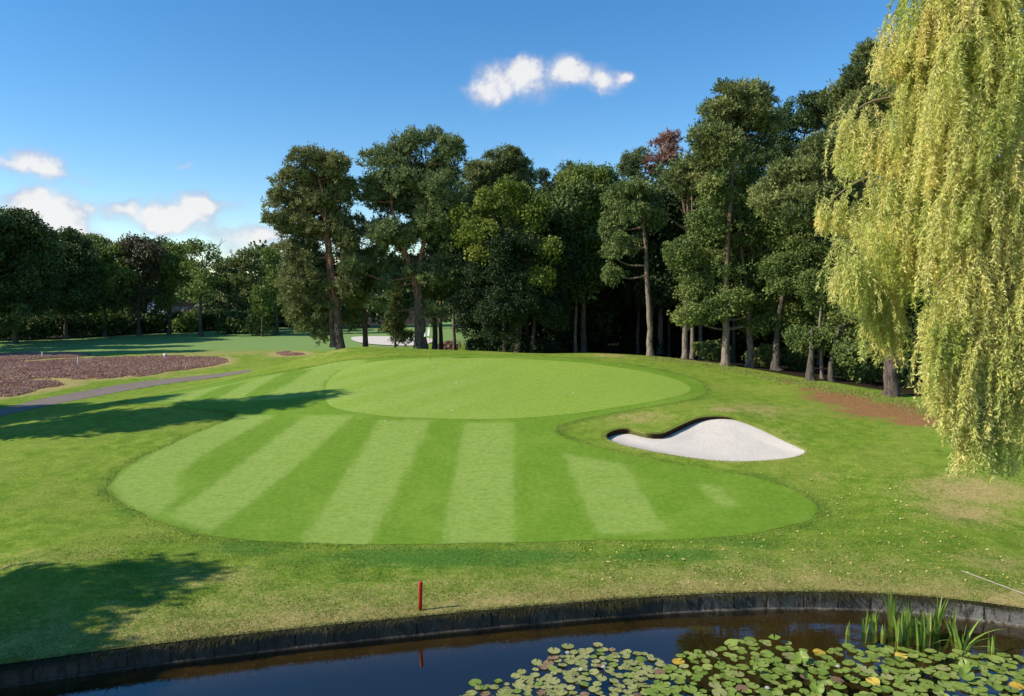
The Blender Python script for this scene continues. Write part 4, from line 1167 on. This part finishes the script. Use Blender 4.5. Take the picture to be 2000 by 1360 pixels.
GRP = [  # x range, top y (at x0, x1), bottom y (at x0, x1), distance range, strands
    (1722, 1800, 48, 20, 150, 190, 16.2, 17.0, 110), (1790, 1900, 0, -40, 220, 300, 15.8, 17.0, 190), (1785, 1960, -50, -120, 120, 160, 15.4, 16.6, 300), (1780, 1900, 10, -40, 330, 420, 15.6, 17.0, 190), (1880, 2060, -110, -150, 330, 420, 14.6, 16.8, 620),
    (1655, 1760, 215, 190, 335, 350, 16.2, 17.0, 150), (1740, 1860, 185, 180, 420, 480, 15.8, 17.0, 170),
    (1608, 1700, 385, 345, 440, 480, 18.0, 18.6, 110), (1690, 1850, 340, 335, 480, 540, 17.4, 18.4, 150),
    (1634, 1730, 440, 410, 570, 670, 15.9, 17.6, 190), (1690, 1735, 470, 440, 640, 700, 15.8, 17.2, 90), (1755, 1800, 430, 410, 580, 560, 15.8, 17.2, 60), (1780, 1860, 400, 400, 530, 570, 15.6, 17.0, 120),
    (1850, 2060, 200, 180, 640, 700, 14.4, 16.4, 420), (1860, 2060, 330, 300, 700, 760, 14.4, 15.8, 440),
    (1828, 1900, 575, 540, 800, 850, 14.5, 15.3, 190), (1812, 1850, 590, 570, 690, 760, 14.7, 15.3, 40), (1880, 2060, 560, 520, 860, 880, 14.3, 15.2, 420), (1885, 1990, 640, 620, 925, 930, 14.4, 15.0, 110), (1860, 1905, 620, 600, 840, 890, 14.5, 15.0, 60),
    (1760, 1900, 150, 120, 470, 520, 15.6, 17.2, 160), (1690, 1800, 300, 260, 520, 500, 16.4, 18, 120), (1800, 1930, 60, 40, 540, 640, 15.0, 16.8, 240), (1930, 2060, 0, 0, 620, 640, 15.4, 16.8, 260), (1700, 1728, 560, 540, 690, 715, 15.9, 17.0, 40),
    (2060, 2500, -100, 0, 650, 800, 15, 19, 800), (2450, 2850, 60, 160, 700, 760, 16.5, 19, 420), (2150, 2500, -150, -100, 400, 500, 19, 21.5, 320),
]
for (x0, x1, ta, tb, ba, bb, ya, yb, n) in GRP:
    n = int(n * .9)
    ncl = max(4, n // 9)
    cl = R.uniform(0, 1, ncl); clT = R.normal(.48, .34, ncl); clY = R.uniform(0, 1, ncl)
    clV = R.uniform(-.04, .86, ncl); clS = R.choice([1, 1, -1], ncl); clL = R.uniform(.7, 2.1, ncl)
    for k in range(n):
        c = R.integers(ncl)
        w_ = R.normal(0, .3)
        px = np.clip(x0 + (x1 - x0) * cl[c] + w_ / 16 * F * .8, x0 - 8, x1 + 8); f = np.clip((px - x0) / (x1 - x0), 0, 1)
        Y = ya + (yb - ya) * np.clip(clY[c] + R.normal(0, .08), 0, 1)
        top, bot = ta + (tb - ta) * f, ba + (bb - ba) * f
        span = bot - top
        top2 = top + span * clV[c] + abs(w_) * 30 + R.normal(0, 10)
        L_ = clL[c] * R.uniform(.6, 1.15)
        L_ = min(L_, max(.35, (bot - top2) / F * Y * R.uniform(.8, 1.08)))
        warm = .14 * (px > 1850) * (top2 > 380)
        strand(px, top2, Y, L_, clS[c] * R.uniform(.5, 1.5), clT[c] + warm, .0118)
A = np.concatenate(LV); TT = np.concatenate(LT)
V, Fq, T = leaf_quads(A[:, :3], A[:, 3:], .105, .0225, .34, TT)
obj('trunk', mb.mesh('trunk', M['willow_bark'], True), wil)
obj('crown', mesh('crown', V - wb, Fq, M['willow'], dict(tint=T)), wil)
tw = TW.mesh('twigs', M['willow_bark'], True)
tw.transform(Matrix.Translation(-Vector(wb)))
o_ = obj('hanging_twigs', tw, wil); o_['kind'] = 'stuff'


# ------------------------------------------------------------------ grass tufts, heather, leaves
def blades(C, hgt, wid, lean, mat, name, tint, flop=None):
    n = len(C)
    th = R.uniform(0, 2 * np.pi, n)
    side = np.c_[np.cos(th), np.sin(th), np.zeros(n)] * (wid * R.uniform(.6, 1.4, n))[:, None] * .5
    up = np.c_[R.normal(0, lean, (n, 2)), np.ones(n)]
    if flop is not None: up[:, :2] += flop; up[:, 2] -= .9 * np.abs(flop[:, 1])
    hh = (hgt * R.uniform(.5, 1.4, n))[:, None]
    V = np.stack([C - side, C + side, C + up * hh], 1).reshape(-1, 3)
    tag(obj(name, mesh(name, V, np.arange(3 * n).reshape(-1, 3), mat, dict(tint=np.repeat(tint, 3)))), kind='stuff')


# rough grass by the pond
n = 150000
s_ = R.uniform(0, 1, n) ** 1.3 * 9; x_ = R.uniform(-1, 1, n) * (12 + s_)
y_ = yw(x_) + s_
k = (sd(APRON, np.c_[x_, y_]) > .05); x_, y_, s_ = x_[k], y_[k], s_[k]
dn = .8 * np.exp(-(s_ / 1.9) ** 2) * sstep(-14, -7, x_)
tn_ = np.clip(vnoise(x_ * .9, y_ * .9, 11) * .7 + dn * .45 + R.normal(-.02, .15, len(x_)), 0, 1)
blades(np.c_[x_, y_, h0(x_, y_) - .01], .05, .016, .5, M['grass'], 'lawn_grass', tn_)
# turf overhanging the wall
n = 30000
x_ = R.uniform(-16, 16, n); of = R.uniform(-.13, .12, n)
y_ = yw(x_) + of
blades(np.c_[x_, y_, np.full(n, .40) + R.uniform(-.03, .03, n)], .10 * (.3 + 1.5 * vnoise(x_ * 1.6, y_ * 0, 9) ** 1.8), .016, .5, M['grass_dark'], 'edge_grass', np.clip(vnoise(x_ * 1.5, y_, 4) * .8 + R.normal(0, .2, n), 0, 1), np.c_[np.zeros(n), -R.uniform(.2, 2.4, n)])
# longer grass round the apron and on the crest
n = 24000
i_ = R.integers(0, len(APRON), n); f_ = R.random(n)[:, None]
q = APRON[i_] * (1 - f_) + APRON[(i_ + 1) % len(APRON)] * f_
c_ = APRON.mean(0)
tnn = APRON[(i_ + 1) % len(APRON)] - APRON[i_]; nn = np.c_[tnn[:, 1], -tnn[:, 0]]; nn /= np.linalg.norm(nn, axis=1)[:, None] + 1e-9
if pip(APRON, q[:400] + nn[:400] * .1).mean() > .5: nn = -nn
q = q + nn * R.normal(.1, .2, n)[:, None]
q = q[sd(APRON, q) > -.12]
blades(np.c_[q, h0(q[:, 0], q[:, 1]) - .01], .045, .03, .5, M['grass'], 'apron_edge_grass', np.clip(vnoise(q[:, 0] * .8, q[:, 1] * .8, 8) * .7 + R.normal(.1, .14, len(q)), 0, 1))
n = 9000
t_ = R.random(n)
cpx = np.array([pg(px, py) for px, py in ((1270, 699), (1340, 708), (1415, 719), (1500, 737), (1580, 752), (1660, 767), (1740, 781), (1850, 818))])
ip = np.linspace(0, 1, len(cpx))
x_ = np.interp(t_, ip, cpx[:, 0]) + R.normal(0, .6, n); y_ = np.interp(t_, ip, cpx[:, 1]) + R.normal(.2, .9, n)
blades(np.c_[x_, y_, h0(x_, y_)], .10 * (.3 + 1.2 * vnoise(x_ * .7, y_ * .7, 15)), .03, .4, M['grass'], 'crest_grass', np.clip(R.normal(.75, .2, n), 0, 1))
# bunker lip grass
n = 7000
i_ = R.integers(0, len(bp), n); i_ = i_[R.random(n) < .25 + .75 * lipw[i_]]; n = len(i_); q = bp[i_] + nr[i_] * R.uniform(-.06, .2, n)[:, None]
blades(np.c_[q, h0(bp[i_, 0], bp[i_, 1]) + .03], .035, .018, .6, M['grass'], 'bunker_edge_grass', np.clip(R.normal(.62, .2, n), 0, 1))
# heather
for hi_, hp in enumerate(HEATH):
    lo, hi = hp.min(0), hp.max(0)
    area = (hi - lo).prod(); n = int(min(140000, area * 260))
    X = lo + R.random((n, 2)) * (hi - lo)
    d = sd(hp, X) + (vnoise(X[:, 0] * .5, X[:, 1] * .5, 20 + hi_) - .5) * 2.2
    X, d = X[d < 0], d[d < 0]
    n = len(X)
    bumpz = vnoise(X[:, 0] * .9, X[:, 1] * .9, 31, 3)
    keep = bumpz > .30; X, d, bumpz = X[keep], d[keep], bumpz[keep]; n = len(X)
    zt = h0(X[:, 0], X[:, 1]) + (.05 + .30 * np.clip(bumpz - .2, 0, 1) * np.clip(-d / .6, .3, 1)) * R.uniform(.4, 1.05, n)
    V, Fq, T = leaf_quads(np.c_[X, zt], np.tile([0, 0, 1.0], (n, 1)), .15, .08, .9, np.clip(vnoise(X[:, 0] * .35, X[:, 1] * .35, 77) * .7 + R.normal(.15, .13, n), 0, 1))
    tag(obj('heather', mesh('heather', V, Fq, M['heather'], dict(tint=T))), kind='stuff')
# fallen leaves under the willow
n = 900
X = np.c_[R.uniform(2, 15, n), R.uniform(19.5, 30, n)]
X = X[(X[:, 1] > yw(X[:, 0]) + .3) & (sd(APRON, X) > .3)]; n = len(X)
V, Fq, T = leaf_quads(np.c_[X, h0(X[:, 0], X[:, 1]) + .035], np.c_[R.normal(size=(n, 2)), np.zeros(n)], .09, .05, .25, R.random(n))
tag(obj('fallen_leaves', mesh('fallen_leaves', V, Fq, M['dead_leaf'], dict(tint=T))), kind='stuff')

# ------------------------------------------------------------------ golf furniture
def lathe(prof, sides=16):
    pr = np.array(prof, float)
    th = np.linspace(0, 2 * np.pi, sides, endpoint=False)
    V = np.stack([pr[:, 0][:, None] * np.cos(th), pr[:, 0][:, None] * np.sin(th), np.repeat(pr[:, 1][:, None], sides, 1)], -1).reshape(-1, 3)
    i = np.arange(len(pr) - 1)[:, None] * sides; j = np.arange(sides)[None, :]; k = (j + 1) % sides
    return V, np.stack([i + j, i + k, i + sides + k, i + sides + j], -1).reshape(-1, 4)


def lathe_mesh(name, prof, mat, sides=16, smooth=True): return mesh(name, *lathe(prof, sides), mat, smooth=smooth)


c = pg(821, 1192); z = hz(*c)
stake = thing('hazard_stake', 'red painted hazard stake standing in the grass at the pond edge', 'stake', (c[0], c[1], z))
o = obj('post', lathe_mesh('post', [(.001, -.05), (.048, -.05), (.048, .70), (.044, .735), (.03, .755), (.001, .76)], M['red'], 14), stake)
stake.rotation_euler = (0, RAD(1.2), 0)

c = pg(840, 703); z = hz(*c) + .02
flag = thing('flagstick', 'flagstick with a small white flag standing in the hole at the back of the green', 'flagstick', (c[0], c[1], z), None, RAD(-38))
obj('pole', lathe_mesh('pole', [(.001, -.06), (.017, -.06), (.016, 1.0), (.014, 2.28), (.02, 2.29), (.018, 2.32), (.001, 2.325)], M['yellow_pole'], 10), flag)
obj('cup', lathe_mesh('cup', [(.055, .006), (.055, -.1), (.001, -.1)], M['black'], 16), flag)
fy = []
nu, nv = 12, 10
for i in range(nu):
    u = i / (nu - 1)
    for j in range(nv):
        v = j / (nv - 1)
        w_ = 1.05 * (.30 + .70 * v) * u
        fy.append((-w_ * .55 + .03 * math.sin(u * 7 + v * 3) * u - .012 + .16 * v * 0 , .10 * math.sin(u * 9 + v * 4) * u, 2.27 - .62 * v - .30 * u * (1 - v) * .3 - .10 * u * v))
fy = np.array(fy); ii3 = (np.arange(nu - 1)[:, None] * nv + np.arange(nv - 1)[None, :]).ravel()
fl_me = mesh('flag', fy, np.c_[ii3, ii3 + 1, ii3 + nv + 1, ii3 + nv], M['white'], smooth=True)
fo = obj('flag', fl_me, flag)
sm = fo.modifiers.new('thick', 'SOLIDIFY'); sm.thickness = .004

ballp = lathe_mesh('golf_ball', [(.031 * math.sin(a), .031 - .031 * math.cos(a)) for a in np.linspace(.01, math.pi - .01, 10)], M['white'], 14)
BALLS = [((695, 776), 'white golf ball on the green closest to the tip of the long tree shadow'), ((753, 824), 'white golf ball on the striped apron just in front of the green'), ((884, 803), 'white golf ball near the front edge of the green, below the flag'),
         ((938, 708), 'white golf ball at the back of the green between flag and wood'), ((846, 718), 'white golf ball lying closest in front of the flagstick'), ((891, 750), 'white golf ball in the middle of the green straight below the flag'),
         ((1119, 769), 'white golf ball alone on the open half of the green nearest the bunker'), ((1211, 715), 'white golf ball near the back rim of the green towards the umbrella pine'), ((679, 745), 'white golf ball at the collar where the pale mown strip meets the green'),
         ((600, 724), 'white golf ball at the top of the dark mown strip beyond the shadow'), ((502, 749), 'white golf ball on the pale mown strip nearest the path'), ((476, 773), 'white golf ball just beyond the edge of the long tree shadow')]
for (px, py), lb in BALLS:
    c = pg(px, py)
    o = obj('golf_ball', ballp, loc=(c[0], c[1], hz(*c) + .018)); tag(o, lb, 'golf ball', 'golf balls left on and around the green')

for (px, py), lb, h_ in (((153, 717), 'thin white marker post standing in the middle of the heather', .75), ((83, 700), 'short pale post at the shaded edge of the heather', .5)):
    c = pg(px, py)
    t_ = thing('marker_post', lb, 'post', (c[0], c[1], hz(*c)))
    obj('post', lathe_mesh('post', [(.001, -.1), (.055, -.1), (.055, h_ + .12), (.045, h_ + .18), (.001, h_ + .2)], M['white'], 10), t_)
c = pg(323, 702)
t_ = thing('tee_marker', 'small white tee marker at the back of the heather patch', 'marker', (c[0], c[1], hz(*c)))
obj('marker_head', lathe_mesh('marker_head', [(.001, .25), (.14, .28), (.2, .42), (.16, .56), (.001, .62)], M['white'], 12), t_)
obj('peg', lathe_mesh('peg', [(.001, -.05), (.05, -.05), (.05, .3), (.001, .3)], M['white'], 8), t_)

P = np.array([[*pg(px, py), 0] for px, py in ((1878, 1117), (1905, 1127), (1940, 1140), (1975, 1153), (2010, 1166), (2060, 1186))])
P = spline(P, 6, False); P[:, 2] = h0(P[:, 0], P[:, 1]) + .03
mb = MB(); mb.tube(P, np.full(len(P), .012), 8)
tag(obj('edging_rope', mb.mesh('edging_rope', M['dead_wood'], True)), 'thin pale rope lying across the grass below the willow', 'rope')

# ------------------------------------------------------------------ far house
c = W(372, 612, 150); hzb = hz(c[0], c[1])
hs = thing('house', 'brick house with a dark roof and white gable half hidden behind the far trees', 'house', (c[0], c[1], hzb))
mb = MB(); mb.box((2.0, 0, 1.9), (5.2, 3.0, 1.9)); obj('wall', mb.mesh('wall', M['brick']), hs)
mb = MB(); mb.add([[-3.2, -3.8, 0], [-6.8, -3.8, 0], [-6.8, 3, 0], [-3.2, 3, 0], [-3.2, -3.8, 3.4], [-6.8, -3.8, 3.4], [-6.8, 3, 3.4], [-3.2, 3, 3.4]], [[0, 1, 5, 4], [1, 2, 6, 5], [2, 3, 7, 6], [3, 0, 4, 7]])
mb.add([[-3.2, -3.8, 3.4], [-6.8, -3.8, 3.4], [-5, -3.8, 5.8]], [[0, 2, 1]]); mb.add([[-3.2, 3, 3.4], [-6.8, 3, 3.4], [-5, 3, 5.8]], [[0, 1, 2]])
obj('gable', mb.mesh('gable', M['render']), hs)
mb = MB(); mb.add([[-2.9, -4.0, 3.2], [-2.9, 3.2, 3.2], [-5, 3.2, 6.0], [-5, -4.0, 6.0]], [[0, 1, 2, 3]]); mb.add([[-7.1, -4.0, 3.2], [-7.1, 3.2, 3.2], [-5, 3.2, 6.0], [-5, -4.0, 6.0]], [[3, 2, 1, 0]])
mb.box((2.2, 0, 3.98), (5.5, 3.4, .18)); mb.box((1.0, .5, 4.6), (1.6, 1.2, .5))
rf = obj('roof', mb.mesh('roof', M['roof']), hs)
mb = MB(); mb.box((2.6, .5, 4.75), (.5, .5, .7)); obj('chimney', mb.mesh('chimney', M['render']), rf)
wm = MB(); wm.box((0, 0, 0), (.55, .05, .6)); wme = wm.mesh('frame', M['render']); gm = MB(); gm.box((0, -.06, 0), (.47, .02, .52)); gme = gm.mesh('pane', M['glass'])
for x in (-1.6, .4, 2.4, 4.4, 6.2):
    w_ = obj('window', wme, hs, (x, -3.03, 2.4)); obj('pane', gme, w_)

# ------------------------------------------------------------------ water lilies
def pad_mesh(r, mat, cup=.0, wavy=.0, notch=.34):
    n = 22
    a = np.linspace(notch * .5, 2 * np.pi - notch * .5, n)
    V = [(0, 0, .004)]
    for f in (.5, 1.0):
        rr_ = r * f * (1 + .03 * np.sin(a * 5))
        V += list(zip(rr_ * np.cos(a), rr_ * np.sin(a), .004 + cup * f * f + wavy * f * np.sin(a * 3 + 1)))
    Fa = [[0, 1 + i, 2 + i] for i in range(n - 1)]
    Fb = [[1 + i, 1 + n + i, 2 + n + i, 2 + i] for i in range(n - 1)]
    V = np.array(V)
    b = np.r_[.5, .5 + .2 * np.sin(a * 9), .5 + .2 * np.sin(a * 9) - .1]
    return mesh('lily_pad', V, [np.array(Fa), np.array(Fb)], mat, dict(tint=np.clip(b + R.normal(0, .2), 0, 1)), True)


GREENS = [pad_mesh(1, M['pad_green'], c_, w_) for c_, w_ in ((.0, .02), (.05, .02), (.03, .05), (.0, .03), (.12, .07), (.02, .01))]
UPS = [pad_mesh(1, M['pad_green'], c_, w_) for c_, w_ in ((.3, .12), (.22, .18))]
OLIVES = [pad_mesh(1, M['pad_olive'], c_, w_) for c_, w_ in ((.0, .01), (.03, .02), (.0, .04))]
BROWNS = [pad_mesh(1, M['pad_brown'], .02, .06), pad_mesh(1, M['pad_brown'], .0, .02)]
YELLOWS = [pad_mesh(1, M['pad_yellow'], .04, .10), pad_mesh(1, M['pad_yellow'], .02, .05)]
G_ = 'lily pads floating on the pond'
RAFT1 = np.array([zplane(px, py, 0) for px, py in ((885, 1375), (920, 1352), (960, 1330), (1030, 1310), (1080, 1290), (1120, 1272), (1180, 1268), (1240, 1272), (1290, 1285), (1300, 1310), (1250, 1340), (1240, 1380), (1000, 1395))])
RAFT2 = np.array([zplane(px, py, 0) for px, py in ((1240, 1390), (1250, 1335), (1310, 1300), (1305, 1280), (1400, 1268), (1430, 1250), (1500, 1248), (1560, 1262), (1590, 1275), (1650, 1258), (1730, 1265), (1850, 1275), (1960, 1280), (2030, 1285), (2060, 1400))])
placed = []


def put_pad(x, y, r, me, label, tilt=.04, z=.006, mind=.62):
    for (a, b, q) in placed:
        if (a - x) ** 2 + (b - y) ** 2 < (mind * (r + q)) ** 2: return False
    placed.append((x, y, r))
    o = obj('lily_pad', me, loc=(x, y, z + R.uniform(0, .02)))
    o.rotation_euler = (R.normal(0, tilt), R.normal(0, tilt), R.uniform(0, 6.28)); o.scale = (r, r, r)
    tag(o, label, 'lily pad', G_)
    return True


for px, py, me, lb, r in ((928, 1333, 0, 'green lily pad floating apart at the tip of the raft', .14), (1109, 1263, 0, 'olive lily pad at the outermost point of the loose raft facing the wall', .15), (1168, 1260, 1, 'lone olive lily pad on open water between the two rafts and the wall', .12),
                          (1048, 1294, 2, 'olive lily pad with a wide notch drifting alone in front of the loose raft', .12), (1082, 1272, 1, 'olive lily pad side by side with the brown one at the raft edge', .15), (1465, 1250, 0, 'green lily pad furthest out of the crowded raft, under the dark reflection', .15),
                          (1290, 1298, 1, 'small olive lily pad in the water gap between both rafts', .12)):
    c = zplane(px, py, .01); put_pad(c[0], c[1], r, OLIVES[me] if 'olive' in lb else GREENS[me], lb)
for px, py, lb in ((1325, 1293, 'yellow lily pad at the near corner of the crowded raft beside open water'), (1705, 1332, 'bright yellow lily pad in the middle of the crowded raft'), (1760, 1281, 'orange-yellow lily pad just below the iris clump'), (1985, 1340, 'large orange lily pad at the pond raft end under the willow'), (1600, 1275, 'yellow-edged lily pad at the open water side of the crowded raft')):
    c = zplane(px, py, .01); put_pad(c[0], c[1], .14, YELLOWS[R.integers(2)], lb, .1)
for px, py, lb in ((1080, 1285, 'brown lily pad beside the olive ones at the edge of the loose raft'), (1575, 1322, 'shrivelled brown lily pad among green ones in the crowded raft'), (1120, 1268, 'reddish brown lily pad tucked behind the outermost olive one'), (1450, 1345, 'withered brown lily pad low in the crowded raft'), (1635, 1328, 'curled brown lily pad near the white flower of the crowded raft')):
    c = zplane(px, py, .01); put_pad(c[0], c[1], .14, BROWNS[R.integers(2)], lb, .1)
for poly_, n, kind in ((RAFT1, 104, 0), (RAFT2, 176, 1)):
    lo, hi = poly_.min(0), poly_.max(0); cnt = tries = 0
    while cnt < n and tries < 6000:
        tries += 1
        p = lo + R.random(2) * (hi - lo)
        if not pip(poly_, p[None])[0]: continue
        if kind == 0:
            u = R.random(); me, lb = (OLIVES[R.integers(3)], 'olive lily pad lying flat in the loose raft on open water') if u < .62 else (GREENS[R.integers(6)], 'green lily pad in the loose raft on open water') if u < .9 else (BROWNS[R.integers(2)], 'dull brown lily pad within the loose raft')
            ok = put_pad(p[0], p[1], R.uniform(.08, .13), me, lb, .06, mind=.6 + .3 * (tries < 3000))
        else:
            u = R.random(); me, lb, tl = (GREENS[R.integers(6)], 'green lily pad lying flat in the crowded raft below the irises', .07) if u < .80 else (UPS[R.integers(2)], 'green lily pad tilted up out of the crowded raft', .45) if u < .9 else (OLIVES[R.integers(3)], 'olive lily pad within the crowded raft', .08)
            ok = put_pad(p[0], p[1], R.uniform(.10, .165), me, lb, tl, .02 if tl < .3 else .09, mind=.55 + .25 * (tries < 3000))
        cnt += bool(ok)

# the small pads that fill the gaps
def pad_fill(poly_, n, r0, r1, mind, me_list):
    V, Fs, T, k0 = [], {3: [], 4: []}, [], 0
    lo, hi = poly_.min(0), poly_.max(0); cnt = 0
    for _ in range(n * 14):
        if cnt >= n: break
        p = lo + R.random(2) * (hi - lo); r = R.uniform(r0, r1)
        if not pip(poly_, p[None])[0] or any((a - p[0]) ** 2 + (b - p[1]) ** 2 < (mind * (r + q)) ** 2 for a, b, q in placed): continue
        placed.append((p[0], p[1], r)); cnt += 1
        me = me_list[R.integers(len(me_list))]
        v = np.array([w.co[:] for w in me.vertices]); th = R.uniform(0, 6.28)
        v = v @ np.array([[math.cos(th), math.sin(th), 0], [-math.sin(th), math.cos(th), 0], [0, 0, 1]]) * r + np.array([p[0], p[1], .004 + R.uniform(0, .012)])
        v[:, 2] += v[:, 0] * 0
        V.append(v); T.append(np.full(len(v), R.uniform(.1, .9)))
        for f in me.polygons: Fs[len(f.vertices)].append([i + k0 for i in f.vertices])
        k0 += len(v)
    return np.concatenate(V), [np.array(Fs[3]), np.array(Fs[4])], np.concatenate(T)


V, Fs_, T = pad_fill(RAFT2, 300, .07, .125, .50, GREENS)
tag(obj('small_pad_cover', mesh('small_pad_cover', V, Fs_, M['pad_green'], dict(tint=T), True)), kind='stuff')
V, Fs_, T = pad_fill(RAFT1, 130, .06, .10, .52, OLIVES)
tag(obj('small_olive_pad_cover', mesh('small_olive_pad_cover', V, Fs_, M['pad_olive'], dict(tint=T), True)), kind='stuff')

# white water-lily flowers
pm = MB()
for ring, (n, a, l) in enumerate(((7, .35, .075), (6, .8, .065), (5, 1.15, .05))):
    for i in range(n):
        t = 2 * math.pi * (i + ring * .5) / n
        dx = np.array([math.cos(t) * math.cos(a), math.sin(t) * math.cos(a), math.sin(a)]); sd_ = np.array([-math.sin(t), math.cos(t), 0]) * .018
        pm.add([np.array([0, 0, .01]), dx * l * .55 + sd_, dx * l, dx * l * .55 - sd_], [[0, 1, 2, 3]])
pme = pm.mesh('water_lily_flower', M['petal'])
for (px, py), lb in (((1108, 1276), 'white water lily flower at the outer edge of the loose raft'), ((1134, 1309), 'white water lily flower low in the middle of the loose raft'), ((1178, 1304), 'white water lily flower beside the brownish pads of the loose raft'),
                     ((1636, 1303), 'white water lily flower near the top of the crowded raft'), ((1894, 1317), 'white water lily flower in the crowded raft below the splayed iris'), ((1498, 1345), 'white water lily flower low in the crowded raft, nearest the loose raft')):
    c = zplane(px, py, .05); o = obj('water_lily_flower', pme, loc=(c[0], c[1], .05)); o.scale = (.9, .9, .9); tag(o, lb, 'flower', 'white water lily flowers')


# ------------------------------------------------------------------ iris plants at the wall
def iris(px, py, n, hgt, spread, lb, tint):
    c = zplane(px, py, 0); V, Fq, T = [], [], []
    for i in range(int(n * 1.5)):
        th = R.uniform(0, 6.28); lean = abs(R.normal(0, spread)); h_ = hgt * R.uniform(.65, 1.1); w = .029 * R.uniform(.8, 1.3)
        d = np.array([math.cos(th), math.sin(th)]); s = np.array([-d[1], d[0]]) if R.random() < .5 else np.array([1.0, 0])
        m = 7; b = len(V); off = R.normal(0, .035, 2)
        for k in range(m):
            t = k / (m - 1)
            p = off + d * lean * h_ * t ** 1.7; z = -.25 + (h_ + .25) * t * (1 - .28 * lean * t * t)
            ww = w * (1 - t ** 3) + .001
            V += [(p[0] - s[0] * ww, p[1] - s[1] * ww, z), (p[0] + s[0] * ww, p[1] + s[1] * ww, z)]; T += [np.clip(tint + .25 * (1 - t) - .15 + R.normal(0, .05), 0, 1)] * 2
            if k: Fq.append([b + 2 * k - 2, b + 2 * k - 1, b + 2 * k + 1, b + 2 * k])
    o = obj('iris_plant', mesh('iris_plant', np.array(V), np.array(Fq), M['reed'], dict(tint=np.array(T)), True), loc=(c[0], c[1], 0))
    tag(o, lb, 'water plant', 'yellow-green irises growing in the pond')


for q in ((1690, 1236, 7, .55, .2, 'short fan of iris leaves first in the line from the open water', .6), (1707, 1235, 7, .58, .22, 'short fan of iris leaves second in the line from the open water', .6), (1724, 1241, 2, .35, .1, 'thin pair of iris leaves beside the two short fans', .5),
          (1742, 1222, 10, .95, .18, 'tall iris clump close against the wall, tips above the bank', .45), (1755, 1253, 9, .75, .18, 'bright upright iris clump standing in open water before the tall ones', .65), (1766, 1249, 7, .85, .2, 'tall bright iris in the thick of the clump', .6),
          (1777, 1243, 8, .9, .25, 'dense iris behind the bright upright clump', .45), (1799, 1262, 9, 1.0, .2, 'dark green upright iris with long leaves reaching over the wall', .3), (1829, 1236, 9, .95, .4, 'leaning iris with arching leaves beside the dark upright one', .35),
          (1880, 1268, 11, .85, .75, 'widely splayed iris standing apart under the bank', .55), (1937, 1274, 2, .45, .15, 'single broad iris leaf nearest the willow side', .6), (1655, 1241, 2, .4, .08, 'lone thin iris shoot farthest from the clump', .4), (1862, 1240, 5, .7, .5, 'small arching iris behind the splayed one', .4), (1815, 1240, 6, .6, .5, 'low bent iris with yellowing leaves between the taller ones', .75)):
    iris(*q)
print('verts', sum(len(m.vertices) for m in bpy.data.meshes), 'objects', len(bpy.data.objects))
